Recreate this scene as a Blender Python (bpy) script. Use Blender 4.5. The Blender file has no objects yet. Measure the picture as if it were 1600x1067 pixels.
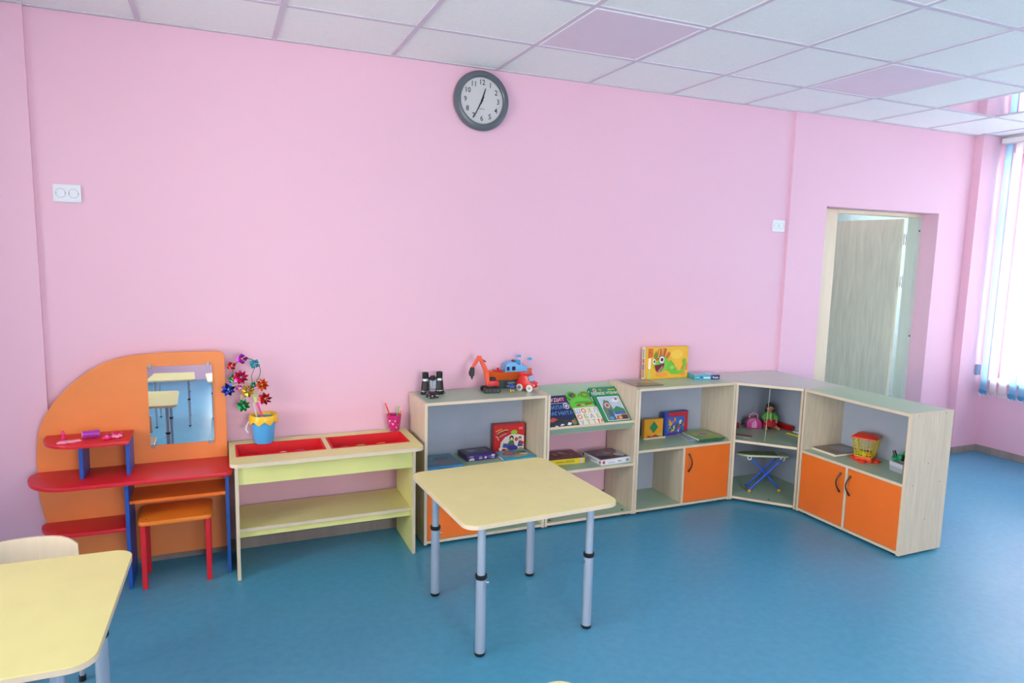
import bpy, bmesh, math, random
from mathutils import Vector, Matrix
random.seed(7)
S = bpy.context.scene
COL = S.collection
PI = math.pi

# ---------------------------------------------------------------- camera
YAW, PITCH, ROLL = math.radians(23.361), math.radians(7.227), math.radians(1.28)
cam_d = bpy.data.cameras.new('camera')
cam_d.sensor_width = 36.0
cam_d.lens = 1060.26 / 1600 * 36.0
cam_d.clip_start = 0.02
cam = bpy.data.objects.new('camera', cam_d)
COL.objects.link(cam)
fw = Vector((math.sin(YAW) * math.cos(PITCH), math.cos(YAW) * math.cos(PITCH), -math.sin(PITCH)))
rt0 = Vector((math.cos(YAW), -math.sin(YAW), 0))
up0 = rt0.cross(fw)
rt = rt0 * math.cos(ROLL) + up0 * math.sin(ROLL)
up = up0 * math.cos(ROLL) - rt0 * math.sin(ROLL)
mw = Matrix((rt, up, -fw)).transposed().to_4x4()
mw.translation = Vector((-1.486, -3.765, 1.596))
cam.matrix_world = mw
S.camera = cam

# ---------------------------------------------------------------- world, daylight, exposure
SKY_STRENGTH = 17.0
w = bpy.data.worlds.new('overcast_sky')
S.world = w
w.use_nodes = True
wn = w.node_tree.nodes
wn['Background'].inputs[0].default_value = (1.0, 0.972, 0.925, 1)
wn['Background'].inputs[1].default_value = SKY_STRENGTH
S.view_settings.view_transform = 'Standard'
S.view_settings.look = 'None'
S.view_settings.gamma = 1.0
S.view_settings.use_curve_mapping = False
S.view_settings.exposure = 0.03

ZC = 2.642                       # ceiling height
XL, XR, YF = -4.2, 4.52, -6.6    # room limits (back wall is y = 0)
# windows: (wall, a0, a1, z0, z1)
WIN_R = [(-2.35, -0.13), (-4.85, -2.65)]     # y ranges in the right wall
WIN_L = [(-3.0, -1.5), (-5.7, -3.9)]                        # y ranges in the left wall
WIN_FILL = [(-1.1, 0.5)]                           # x range of an unseen window added behind the camera for frontal light
WZ0, WZ1 = 0.62, 2.52

def portal(name, loc, sx, sy, direction):
    l = bpy.data.lights.new(name, 'AREA')
    l.shape = 'RECTANGLE'; l.size = sx; l.size_y = sy
    l.energy = 1.0
    l.cycles.is_portal = True
    o = bpy.data.objects.new(name, l)
    COL.objects.link(o)
    o.location = loc
    o.rotation_euler = Vector(direction).to_track_quat('-Z', 'Y').to_euler()
for a, b in WIN_R:
    portal('window_daylight', (XR + 0.24, (a + b) / 2, (WZ0 + WZ1) / 2), (b - a), WZ1 - WZ0, (-1, 0, 0))
for a, b in WIN_L:
    portal('window_daylight', (XL - 0.24, (a + b) / 2, (WZ0 + WZ1) / 2), (b - a), WZ1 - WZ0, (1, 0, 0))
for a, b in WIN_FILL:  # portal of the added window behind the camera
    portal('window_daylight', ((a + b) / 2, YF - 0.24, (WZ0 + WZ1) / 2), (b - a), WZ1 - WZ0, (0, 1, 0))
portal('hall_window_daylight', (4.4, 3.24, 1.55), 2.6, 1.9, (0, -1, 0))

# ---------------------------------------------------------------- helpers
def lin(c):
    return tuple(((v / 255.0) / 12.92 if v / 255.0 <= 0.04045 else ((v / 255.0 + 0.055) / 1.055) ** 2.4) for v in c)

_mats = {}
def mat(c, rough=0.5, metal=0.0, kind='plain', name=None, spec=0.5, coat=0.0, amt=0.06, scale=8.0):
    """procedural material: base colour (sRGB 0-255) with a slight noise variation"""
    key = (tuple(c), rough, metal, kind, spec, coat, amt, scale)
    if key in _mats:
        return _mats[key]
    m = bpy.data.materials.new(name or ('%s_%02x%02x%02x' % ((kind,) + tuple(int(v) for v in c))))
    m.use_nodes = True
    nt = m.node_tree; N = nt.nodes; L = nt.links
    p = N['Principled BSDF']
    p.inputs['Roughness'].default_value = rough
    p.inputs['Metallic'].default_value = metal
    p.inputs['Specular IOR Level'].default_value = spec
    p.inputs['Coat Weight'].default_value = coat
    base = lin(c)
    tc = N.new('ShaderNodeTexCoord')
    if kind == 'wood':
        mp = N.new('ShaderNodeMapping'); mp.inputs['Scale'].default_value = (scale, scale, scale * 0.09)
        L.new(tc.outputs['Object'], mp.inputs['Vector'])
        n1 = N.new('ShaderNodeTexNoise'); n1.inputs['Scale'].default_value = 1.6; n1.inputs['Detail'].default_value = 5
        n1.inputs['Distortion'].default_value = 1.2
        L.new(mp.outputs['Vector'], n1.inputs['Vector'])
        src = n1.outputs['Fac']
    else:
        n1 = N.new('ShaderNodeTexNoise'); n1.inputs['Scale'].default_value = scale; n1.inputs['Detail'].default_value = 3
        L.new(tc.outputs['Object'], n1.inputs['Vector'])
        src = n1.outputs['Fac']
    r = N.new('ShaderNodeValToRGB')
    r.color_ramp.elements[0].position = 0.3; r.color_ramp.elements[1].position = 0.7
    lo = tuple(max(0, v * (1 - amt)) for v in base); hi = tuple(min(1, v * (1 + amt)) for v in base)
    r.color_ramp.elements[0].color = lo + (1,); r.color_ramp.elements[1].color = hi + (1,)
    L.new(src, r.inputs['Fac'])
    L.new(r.outputs['Color'], p.inputs['Base Color'])
    _mats[key] = m
    return m

def plain(c, rough=0.45):
    return mat(c, rough, amt=0.03)

class B:
    """collects geometry for one mesh object"""
    def __init__(s, m=None):
        s.bm = bmesh.new(); s.mats = []; s.i = 0; s.T = Matrix.Identity(4)
        if m is not None: s.use(m)
    def use(s, m):
        if m not in s.mats: s.mats.append(m)
        s.i = s.mats.index(m); return s
    def v(s, co): return s.bm.verts.new(s.T @ Vector(co))
    def f(s, vs):
        try:
            fc = s.bm.faces.new(vs); fc.material_index = s.i; return fc
        except ValueError: return None
    def box(s, x0, x1, y0, y1, z0, z1):
        P = [s.v(c) for c in ((x0,y0,z0),(x1,y0,z0),(x1,y1,z0),(x0,y1,z0),(x0,y0,z1),(x1,y0,z1),(x1,y1,z1),(x0,y1,z1))]
        for q in ((3,2,1,0),(4,5,6,7),(0,1,5,4),(1,2,6,5),(2,3,7,6),(3,0,4,7)): s.f([P[k] for k in q])
        return s
    def prism(s, poly, z0, z1, axis='z'):
        """poly in 2D extruded; axis z: (x,y); axis y: (x,z); axis x: (y,z)"""
        def c(p, h):
            if axis == 'z': return (p[0], p[1], h)
            if axis == 'y': return (p[0], h, p[1])
            return (h, p[0], p[1])
        a = [s.v(c(p, z0)) for p in poly]; b = [s.v(c(p, z1)) for p in poly]
        n = len(poly)
        fs = [s.f(a[::-1]), s.f(b)]
        for k in range(n): fs.append(s.f([a[k], a[(k+1)%n], b[(k+1)%n], b[k]]))
        bmesh.ops.recalc_face_normals(s.bm, faces=[x for x in fs if x])
        return s
    def ring(s, c, ax, u, w, r, n):
        return [s.v(c + (u * math.cos(2*PI*k/n) + w * math.sin(2*PI*k/n)) * r) for k in range(n)]
    def tube(s, pts, r, n=8, cap=True, closed=False):
        pts = [Vector(p) for p in pts]
        m = len(pts)
        rr = r if isinstance(r, (list, tuple)) else [r] * m
        rings = []; u = None
        for k, p in enumerate(pts):
            if closed: t = (pts[(k+1)%m] - pts[k-1])
            else: t = (pts[min(k+1, m-1)] - pts[max(k-1, 0)])
            t.normalize()
            if u is None:
                u = t.orthogonal().normalized()
            else:
                u = (u - t * u.dot(t))
                u = u.normalized() if u.length > 1e-6 else t.orthogonal().normalized()
            rings.append(s.ring(p, t, u, t.cross(u), rr[k], n))
        for k in range(m if closed else m - 1):
            a, b = rings[k], rings[(k+1) % m]
            for j in range(n): s.f([a[j], a[(j+1)%n], b[(j+1)%n], b[j]])
        if cap and not closed:
            s.f(rings[0][::-1]); s.f(rings[-1])
        return s
    def cyl(s, p0, p1, r0, r1=None, n=16):
        return s.tube([p0, p1], [r0, r0 if r1 is None else r1], n)
    def lathe(s, prof, n=24, c=(0,0,0), M=None, close=False):
        """prof: (r,z) list, turned about z"""
        old = s.T
        if M is not None: s.T = s.T @ M
        s.T = s.T @ Matrix.Translation(Vector(c))
        rings = []
        for r, z in prof:
            if r < 1e-6: rings.append([s.v((0,0,z))])
            else: rings.append([s.v((r*math.cos(2*PI*k/n), r*math.sin(2*PI*k/n), z)) for k in range(n)])
        m = len(rings)
        for k in range(m if close else m - 1):
            a, b = rings[k], rings[(k+1) % m]
            if len(a) == 1 and len(b) == 1: continue
            for j in range(n):
                if len(a) == 1: s.f([a[0], b[(j+1)%n], b[j]])
                elif len(b) == 1: s.f([a[j], a[(j+1)%n], b[0]])
                else: s.f([a[j], a[(j+1)%n], b[(j+1)%n], b[j]])
        s.T = old
        return s
    def ell(s, c, r, n=14, m=8, M=None):
        r = r if isinstance(r, (tuple, list)) else (r, r, r)
        old = s.T
        s.T = s.T @ Matrix.Translation(Vector(c))
        if M is not None: s.T = s.T @ M
        s.T = s.T @ Matrix.Diagonal((r[0], r[1], r[2], 1))
        s.lathe([(math.sin(PI*k/m), -math.cos(PI*k/m)) for k in range(m+1)], n)
        s.T = old
        return s
    def flat(s, poly, z=0.0):
        s.f([s.v((p[0], p[1], z)) for p in poly]); return s

def thing(name, label, cat, loc=(0,0,0), rotz=0.0, group=None, rot=None):
    o = bpy.data.objects.new(name, None)
    o.empty_display_size = 0.05
    COL.objects.link(o)
    o.location = loc
    o.rotation_euler = rot if rot else (0, 0, rotz)
    tag(o, label, cat, group)
    return o

def tag(o, label, cat=None, group=None):
    if label: o['label'] = label
    if cat: o['category'] = cat
    if group: o['group'] = group
    return o

def build(name, b, parent=None, bevel=0.0, seg=1, smooth=True, world=False, kind=None, label=None, angle=35):
    """link the geometry as one mesh object; world=True when the coordinates are world ones"""
    bm = b.bm
    if world and parent is not None:
        bmesh.ops.translate(bm, verts=bm.verts, vec=-Vector(parent.location))
    bmesh.ops.recalc_face_normals(bm, faces=bm.faces)
    if bevel > 0:
        es = [e for e in bm.edges if len(e.link_faces) == 2 and e.calc_face_angle(0) > math.radians(40)]
        bmesh.ops.bevel(bm, geom=es, offset=bevel, segments=seg, affect='EDGES', profile=0.6, clamp_overlap=True)
    me = bpy.data.meshes.new(name)
    bm.to_mesh(me); bm.free()
    for m in b.mats: me.materials.append(m)
    if smooth:
        me.polygons.foreach_set('use_smooth', [True] * len(me.polygons))
        me.set_sharp_from_angle(angle=math.radians(angle))
    o = bpy.data.objects.new(name, me)
    COL.objects.link(o)
    if parent is not None: o.parent = parent
    if kind: o['kind'] = kind
    if label: o['label'] = label
    return o

def struct(name, b, bevel=0.0, label=None):
    return build(name, b, None, bevel, kind='structure', label=label)

def rrect(x0, x1, y0, y1, r, n=5):
    """rounded rectangle; r single or (bl, br, tr, tl)"""
    rs = r if isinstance(r, (tuple, list)) else (r,) * 4
    out = []
    for (cx, cy, a, q) in ((x0, y0, PI, rs[0]), (x1, y0, 1.5*PI, rs[1]), (x1, y1, 0, rs[2]), (x0, y1, .5*PI, rs[3])):
        sx = 1 if cx == x0 else -1; sy = 1 if cy == y0 else -1
        if q <= 0: out.append((cx, cy)); continue
        for k in range(n + 1):
            t = a + .5*PI*k/n
            out.append((cx + sx*q + q*math.cos(t), cy + sy*q + q*math.sin(t)))
    return out

def voxel(name, b, size, parent, smooth_it=4, label=None):
    """fuse the collected shapes into one continuous surface"""
    o = build(name, b, None)
    md = o.modifiers.new('r', 'REMESH'); md.mode = 'VOXEL'; md.voxel_size = size
    ms = o.modifiers.new('s', 'SMOOTH'); ms.iterations = smooth_it
    dg = bpy.context.evaluated_depsgraph_get()
    me = bpy.data.meshes.new_from_object(o.evaluated_get(dg))
    me.name = name
    me.materials.clear()
    for m in b.mats[:1]: me.materials.append(m)
    me.polygons.foreach_set('material_index', [0] * len(me.polygons))
    me.polygons.foreach_set('use_smooth', [True] * len(me.polygons))
    o.modifiers.clear(); o.data = me
    if parent is not None: o.parent = parent
    if label: o['label'] = label
    return o

_tc = {}
def text_geo(body, size, bold=0.0):
    key = (body, size, bold)
    if key in _tc: return _tc[key]
    cu = bpy.data.curves.new('t', 'FONT'); cu.body = body; cu.size = size
    cu.align_x = 'CENTER'; cu.align_y = 'CENTER'; cu.resolution_u = 2; cu.offset = bold
    o = bpy.data.objects.new('t', cu); COL.objects.link(o)
    dg = bpy.context.evaluated_depsgraph_get()
    me = bpy.data.meshes.new_from_object(o.evaluated_get(dg))
    vs = [v.co.copy() for v in me.vertices]; fs = [tuple(p.vertices) for p in me.polygons]
    bpy.data.objects.remove(o); bpy.data.curves.remove(cu); bpy.data.meshes.remove(me)
    _tc[key] = (vs, fs)
    return _tc[key]

def ink(b, shapes, step=0.00022, z0=0.0002):
    """flat print in the xy plane of b.T: later shapes lie above earlier ones"""
    z = z0
    for sh in shapes:
        k = sh[0]
        b.use(plain(sh[-1], 0.4))
        if k == 'r':
            _, x0, y0, x1, y1, c = sh; b.flat([(x0,y0),(x1,y0),(x1,y1),(x0,y1)], z)
        elif k == 'p':
            b.flat(sh[1], z)
        elif k == 'd':
            _, cx, cy, rx, ry, c = sh
            b.flat([(cx + rx*math.cos(2*PI*t/18), cy + ry*math.sin(2*PI*t/18)) for t in range(18)], z)
        elif k == 's':            # stroke along a path with width
            _, pts, wd, c = sh
            for (xa, ya), (xb, yb) in zip(pts, pts[1:]):
                dx, dy = xb-xa, yb-ya; l = math.hypot(dx, dy) or 1; nx, ny = -dy/l*wd/2, dx/l*wd/2
                b.flat([(xa+nx, ya+ny), (xa-nx, ya-ny), (xb-nx, yb-ny), (xb+nx, yb+ny)], z)
        elif k == 't':
            _, body, cx, cy, size, wx, c = sh     # wx: horizontal squeeze
            vs, fs = text_geo(body, size, size*0.012)
            vv = [b.v((cx + p.x*wx, cy + p.y, z)) for p in vs]
            for q in fs: b.f([vv[i] for i in q])
        z += step
    return b

# ---------------------------------------------------------------- materials
def wall_paint():
    m = bpy.data.materials.new('pink_wall_paint'); m.use_nodes = True
    nt = m.node_tree; N = nt.nodes; L = nt.links; p = N['Principled BSDF']
    tc = N.new('ShaderNodeTexCoord')
    n = N.new('ShaderNodeTexNoise'); n.inputs['Scale'].default_value = 1.2; n.inputs['Detail'].default_value = 4
    L.new(tc.outputs['Object'], n.inputs['Vector'])
    r = N.new('ShaderNodeValToRGB')
    r.color_ramp.elements[0].color = lin((235, 188, 209)) + (1,)
    r.color_ramp.elements[1].color = lin((238, 192, 213)) + (1,)
    L.new(n.outputs['Fac'], r.inputs['Fac']); L.new(r.outputs['Color'], p.inputs['Base Color'])
    n2 = N.new('ShaderNodeTexNoise'); n2.inputs['Scale'].default_value = 180; n2.inputs['Detail'].default_value = 2
    L.new(tc.outputs['Object'], n2.inputs['Vector'])
    bp = N.new('ShaderNodeBump'); bp.inputs['Strength'].default_value = 0.05; bp.inputs['Distance'].default_value = 0.002
    L.new(n2.outputs['Fac'], bp.inputs['Height']); L.new(bp.outputs['Normal'], p.inputs['Normal'])
    p.inputs['Roughness'].default_value = 0.55
    return m
def lino():
    m = bpy.data.materials.new('blue_linoleum'); m.use_nodes = True
    nt = m.node_tree; N = nt.nodes; L = nt.links; p = N['Principled BSDF']
    tc = N.new('ShaderNodeTexCoord')
    n = N.new('ShaderNodeTexNoise'); n.inputs['Scale'].default_value = 26; n.inputs['Detail'].default_value = 6
    L.new(tc.outputs['Object'], n.inputs['Vector'])
    r = N.new('ShaderNodeValToRGB')
    r.color_ramp.elements[0].position = 0.35; r.color_ramp.elements[1].position = 0.68
    r.color_ramp.elements[0].color = lin((74, 153, 188)) + (1,)
    r.color_ramp.elements[1].color = lin((82, 161, 197)) + (1,)
    L.new(n.outputs['Fac'], r.inputs['Fac']); L.new(r.outputs['Color'], p.inputs['Base Color'])
    n2 = N.new('ShaderNodeTexNoise'); n2.inputs['Scale'].default_value = 3.0; n2.inputs['Detail'].default_value = 4
    L.new(tc.outputs['Object'], n2.inputs['Vector'])
    mr = N.new('ShaderNodeMapRange'); mr.inputs['To Min'].default_value = 0.30; mr.inputs['To Max'].default_value = 0.42
    L.new(n2.outputs['Fac'], mr.inputs['Value']); L.new(mr.outputs['Result'], p.inputs['Roughness'])
    p.inputs['Specular IOR Level'].default_value = 0.5
    return m
def thin_glass():
    m = bpy.data.materials.new('window_glass'); m.use_nodes = True
    nt = m.node_tree; N = nt.nodes; L = nt.links
    N.remove(N['Principled BSDF'])
    f = N.new('ShaderNodeFresnel'); f.inputs['IOR'].default_value = 1.45
    t = N.new('ShaderNodeBsdfTransparent'); t.inputs['Color'].default_value = (.96, .98, .98, 1)
    g = N.new('ShaderNodeBsdfGlossy'); g.inputs['Roughness'].default_value = 0.02
    x = N.new('ShaderNodeMixShader')
    L.new(f.outputs[0], x.inputs[0]); L.new(t.outputs[0], x.inputs[1]); L.new(g.outputs[0], x.inputs[2])
    L.new(x.outputs[0], N['Material Output'].inputs[0])
    return m
def fabric(c, name, back=None):
    m = bpy.data.materials.new(name); m.use_nodes = True
    nt = m.node_tree; N = nt.nodes; L = nt.links
    N.remove(N['Principled BSDF'])
    tc = N.new('ShaderNodeTexCoord')
    n = N.new('ShaderNodeTexNoise'); n.inputs['Scale'].default_value = 60
    L.new(tc.outputs['Object'], n.inputs['Vector'])
    r = N.new('ShaderNodeValToRGB')
    r.color_ramp.elements[0].color = tuple(v*.94 for v in lin(c)) + (1,); r.color_ramp.elements[1].color = lin(c) + (1,)
    L.new(n.outputs['Fac'], r.inputs['Fac'])
    d = N.new('ShaderNodeBsdfDiffuse'); t = N.new('ShaderNodeBsdfTranslucent'); x = N.new('ShaderNodeMixShader')
    x.inputs[0].default_value = 0.5
    L.new(r.outputs[0], d.inputs[0]); t.inputs[0].default_value = lin(back or c) + (1,)
    L.new(d.outputs[0], x.inputs[1]); L.new(t.outputs[0], x.inputs[2]); L.new(x.outputs[0], N['Material Output'].inputs[0])
    return m
def ceil_tile_mat():
    m = mat((248, 250, 248), 0.85, amt=0.03, scale=90, name='ceiling_board')
    return m
def mirror_mat():
    return mat((228, 232, 235), 0.02, 1.0, amt=0.01, name='mirror_silver')

PINK = wall_paint()
LINO = lino()
GLASS = thin_glass()
TILE = ceil_tile_mat()
GRID = mat((214, 206, 218), 0.5, amt=0.02, name='white_grid_metal')
MIRROR = mirror_mat()
WHITE = mat((236, 236, 238), 0.4, amt=0.02, name='white_plastic')
PVC = mat((238, 240, 242), 0.35, amt=0.02, name='white_window_frame')
SKIRT = mat((150, 140, 136), 0.5, kind='wood', name='grey_brown_skirting', amt=0.12)
MAPLE = mat((212, 196, 172), 0.45, kind='wood', name='pale_maple_laminate', amt=0.09, scale=22)
EDGE = mat((222, 204, 178), 0.45, amt=0.03, name='beige_edge_banding')
SAGE = mat((164, 190, 164), 0.35, amt=0.04, name='sage_green_laminate')
HDF = mat((172, 182, 200), 0.5, amt=0.03, name='blue_grey_back_board')
ORANGE = mat((243, 117, 38), 0.4, amt=0.03, name='orange_laminate')
YELLOW = mat((230, 222, 150), 0.35, amt=0.025, name='pale_yellow_laminate')
LIME = mat((230, 228, 146), 0.4, amt=0.03, name='lime_yellow_laminate')
RED = mat((216, 30, 46), 0.4, amt=0.04, name='red_laminate')
BLUE = mat((32, 84, 178), 0.4, amt=0.04, name='blue_laminate')
DORANGE = mat((238, 140, 76), 0.4, amt=0.03, name='orange_panel')
BLACK = mat((22, 20, 22), 0.4, name='black_plastic')
DARK = mat((44, 26, 20), 0.35, name='dark_brown_metal')
STEEL = mat((176, 186, 204), 0.28, 0.35, amt=0.03, name='silver_painted_tube')
CHROME = mat((205, 208, 212), 0.15, 1.0, name='chrome')
# ================================================================ the room
b = B(LINO); b.box(XL - .3, XR + .3, YF - .3, .13, -.08, 0); struct('floor', b)
# back wall with shallow steps, door opening in the right-hand part
DX0, DX1, DZ = 2.625, 3.850, 2.005
b = B(PINK)
b.box(XL - .3, 2.27, 0, .22, 0, 2.9)
b.box(XL - .3, -2.25, -.020, 0, 0, 2.9)
b.box(2.27, DX0, -.018, .22, 0, 2.9)
b.box(DX1, 4.2, -.018, .22, 0, 2.9)
b.box(DX0, DX1, -.018, .22, DZ, 2.9)
b.box(4.2, 6.2, -.085, .22, 0, 2.9)
struct('wall_back', b)
def side_wall(name, x0, x1, wins):
    b = B(PINK)
    y = -.085 if x0 > 0 else 0
    for a, c in sorted(wins, reverse=True):
        b.box(x0, x1, c, y, 0, 2.9) if y > c else None
        b.box(x0, x1, a, c, 0, WZ0); b.box(x0, x1, a, c, WZ1, 2.9)
        y = a
    b.box(x0, x1, YF - .3, y, 0, 2.9)
    struct(name, b)
side_wall('wall_right', XR, XR + .3, WIN_R)
side_wall('wall_left', XL - .3, XL, WIN_L)
b = B(PINK); x = XL
for a, c in WIN_FILL:
    b.box(x, a, YF - .3, YF, 0, 2.9); b.box(a, c, YF - .3, YF, 0, WZ0); b.box(a, c, YF - .3, YF, WZ1, 2.9); x = c
b.box(x, XR, YF - .3, YF, 0, 2.9); struct('wall_front', b)
# skirting
b = B(SKIRT)
b.box(-2.25, 2.27, -.014, 0, 0, .06); b.box(XL, -2.25, -.034, -.020, 0, .06); b.box(2.27, DX0, -.032, -.018, 0, .06)
b.box(DX1, 4.2, -.032, -.018, 0, .06); b.box(4.186, XR, -.099, -.085, 0, .06)
struct('baseboard_back', b, .002)
b = B(SKIRT); b.box(XR - .014, XR, YF, -.099, 0, .06); struct('baseboard_right', b, .002)
b = B(SKIRT); b.box(XL, XL + .014, YF, -.059, 0, .06); struct('baseboard_left', b, .002)

# ---- windows
def window(n, x0, x1, a, c, inside):
    """x0 < x1 wall thickness; inside = +1 when the room lies towards +x"""
    xm = (x0 + x1) / 2 + (-.04 if inside > 0 else .04)
    root = bpy.data.objects.new('window_%d' % n, None); COL.objects.link(root)
    root.location = (xm, (a + c) / 2, WZ0); root['kind'] = 'structure'
    b = B(PVC)
    for (p, q, r, s) in ((a, c, WZ0, WZ0 + .06), (a, c, WZ1 - .06, WZ1), (a, a + .06, WZ0, WZ1), (c - .06, c, WZ0, WZ1)):
        b.box(xm - .03, xm + .03, p, q, r, s)
    k = max(1, round((c - a) / .75))
    for j in range(1, k):
        y = a + (c - a) * j / k; b.box(xm - .028, xm + .028, y - .035, y + .035, WZ0, WZ1)
    b.box(xm - .026, xm + .026, a, c, WZ1 - .62, WZ1 - .56)
    build('window_frame', b, root, .004, world=True)
    for j in range(k):
        b = B(GLASS); b.box(xm - .004, xm + .004, a + (c - a) * j / k + .03, a + (c - a) * (j + 1) / k - .03, WZ0 + .05, WZ1 - .05)
        build('pane', b, root, world=True)
    b = B(PVC)
    if inside > 0: b.box(xm + .03, x1 + .06, a - .03, c + .03, WZ0 - .0, WZ0 + .022)
    else: b.box(x0 - .04, xm - .03, a - .03, c + .02, WZ0 - .0, WZ0 + .022)
    build('window_sill', b, root, .004, world=True)
i = 0
for a, c in WIN_R: i += 1; window(i, XR, XR + .3, a, c, -1)
for a, c in WIN_L: i += 1; window(i, XL - .3, XL, a, c, 1)

for a, c in WIN_FILL:  # added out-of-view window, brightens surfaces that face the camera
    i += 1; ym = YF - .2
    root = bpy.data.objects.new('window_%d' % i, None); COL.objects.link(root)
    root.location = ((a + c) / 2, ym, WZ0); root['kind'] = 'structure'
    b = B(PVC)
    for (p, q, r, s_) in ((a, c, WZ0, WZ0 + .06), (a, c, WZ1 - .06, WZ1), (a, a + .06, WZ0, WZ1), (c - .06, c, WZ0, WZ1), ((a+c)/2 - .035, (a+c)/2 + .035, WZ0, WZ1)):
        b.box(p, q, ym - .03, ym + .03, r, s_)
    build('window_frame', b, root, .004, world=True)
    for x0, x1 in ((a + .05, (a+c)/2 - .03), ((a+c)/2 + .03, c - .05)):
        b = B(GLASS); b.box(x0, x1, ym - .004, ym + .004, WZ0 + .05, WZ1 - .05); build('pane', b, root, world=True)
    b = B(PVC); b.box(a - .03, c + .03, ym + .03, YF + .05, WZ0, WZ0 + .022); build('window_sill', b, root, .004, world=True)

# ---- ceiling: board tiles in a grid
cr = bpy.data.objects.new('ceiling', None); COL.objects.link(cr); cr['kind'] = 'structure'; cr.location = (0, 0, ZC)
b = B(mat((190, 188, 194), .8, name='plenum_concrete')); b.box(XL - .3, XR + .3, YF - .3, .28, ZC + .1, ZC + .2)
build('slab', b, cr, world=True)
D1 = .53
xs = [XL] + [.6 * k for k in range(-6, 8)] + [XR]
ys = [0] + [-(D1 + .6 * k) for k in range(0, 11)]
ys = [y for y in ys if y > YF + .02] + [YF]
b = B(GRID)
for x in xs[1:-1]: b.box(x - .012, x + .012, YF, 0, ZC, ZC + .006)
build('grid_runner', b, cr, world=True)
b = B(GRID)
for y in ys[1:-1]: b.box(XL, XR, y - .012, y + .012, ZC + .0004, ZC + .006)
build('grid_cross_bar', b, cr, world=True)
b = B(mat((208, 204, 212), .5, amt=.02, name='wall_angle_metal'))
b.box(-2.25, 2.27, -.022, 0, ZC - .001, ZC + .01); b.box(XL, -2.25, -.042, -.020, ZC - .001, ZC + .01); b.box(2.27, 4.2, -.040, -.018, ZC - .001, ZC + .01)
b.box(4.178, XR, -.107, -.085, ZC - .001, ZC + .01); b.box(XR - .022, XR, YF, -.107, ZC - .001, ZC + .01); b.box(XL, XL + .022, YF, -.067, ZC - .001, ZC + .01)
build('wall_angle', b, cr, world=True)
LIGHTS = {(-1.8, -.53), (0.0, -.53), (1.8, -.53)}
tiles = {}
def add_tile(x0, x1, y0, y1):
    for (lx, ly) in LIGHTS:
        if abs(x0 - lx) < .01 and abs(y1 - ly) < .01: return
    sx, sy = round(x1 - x0, 3), round(y1 - y0, 3)
    mirror = abs(x0 - 3.0) < .01 and abs(y1 + .53) < .01
    key = (sx, sy, mirror)
    if key not in tiles:
        b = B(MIRROR if mirror else TILE); b.box(-sx/2 + .006, sx/2 - .006, -sy/2 + .006, sy/2 - .006, 0.0045, .015)
        o = build('mirror_tile' if mirror else 'ceiling_tile', b, cr)
        if mirror: o['label'] = 'mirror-finish ceiling tile near the window'
        tiles[key] = o
    else:
        o = tiles[key].copy(); COL.objects.link(o)
    o.location = ((x0 + x1) / 2, (y0 + y1) / 2, 0)
for x0, x1 in zip(xs, xs[1:]):
    for y1, y0 in zip(ys, ys[1:]): add_tile(x0, x1, y0, y1)
DIFF = mat((226, 214, 226), .3, amt=.02, name='frosted_light_diffuser')
cl = {(-1.8, -.53): 'square ceiling light panel cut by the top edge of the picture', (0.0, -.53): 'square ceiling light panel right of the wall clock',
      (1.8, -.53): 'square ceiling light panel above the door corner, nearest the window'}
for (lx, ly), lab in cl.items():
    t = thing('ceiling_light', lab, 'ceiling light', (lx + .3, ly - .3, ZC - .004), group='ceiling light panels')
    b = B(mat((230, 222, 232), .4, amt=.02, name='light_panel_frame'))
    for q in ((-.288, .288, -.288, -.272), (-.288, .288, .272, .288), (-.288, -.272, -.272, .272), (.272, .288, -.272, .272)): b.box(*q, 0, .014)
    build('frame', b, t, .002)
    b = B(DIFF); b.box(-.273, .273, -.273, .273, .003, .012); build('diffuser', b, t)

# ---- door opening: frame, open leaf, hinges; hall beyond
FR = mat((206, 218, 205), .45, kind='wood', amt=.04, name='pale_door_frame')
FRC = mat((234, 216, 188), .45, kind='wood', amt=.04, name='cream_door_frame')
LEAFM = mat((206, 206, 190), .45, kind='wood', amt=.10, scale=16, name='grey_green_wood_leaf')
dr = bpy.data.objects.new('door_1', None); COL.objects.link(dr); dr['kind'] = 'structure'; dr.location = (3.3, .14, 0)
b = B(FRC); b.box(DX0, 2.900, .12, .20, 0, DZ); b.box(2.900, DX1, .12, .20, DZ - .028, DZ); build('door_frame', b, dr, .003, world=True)
b = B(FR); b.box(3.79, DX1, .12, .20, 0, DZ - .028)
b.use(DARK)
for z in (.25, 1.0, 1.87): b.cyl((3.825, .1205, z), (3.825, .116, z), .007, n=10)
build('hinge_jamb', b, dr, .0, world=True)
a = math.radians(97)      # leaf swings away from the camera about the right jamb
lf = bpy.data.objects.new('door_leaf', None)
hx, hy = 3.775, .232
ux, uy = math.cos(a), math.sin(a)
M = Matrix(((ux, -uy, 0, hx), (uy, ux, 0, hy), (0, 0, 1, 0), (0, 0, 0, 1)))
b = B(LEAFM); b.T = M; b.box(0, .88, -.02, .02, .012, DZ - .035); build('door_leaf', b, dr, .002, world=True)
for z in (1.45, 1.80, .3):
    b = B(CHROME)
    b.cyl((3.782, .208, z - .05), (3.782, .208, z + .05), .009, n=10)
    b.box(3.766, 3.790, .203, .209, z - .045, z + .045)
    build('hinge', b, dr, world=True)
HW = mat((186, 212, 216), .6, name='hall_pale_blue_paint')
b = B(HW)
b.box(1.8, 2.0, .22, 3.4, 0, 2.9); b.box(6.0, 6.2, .22, 3.4, 0, 2.9)
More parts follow.
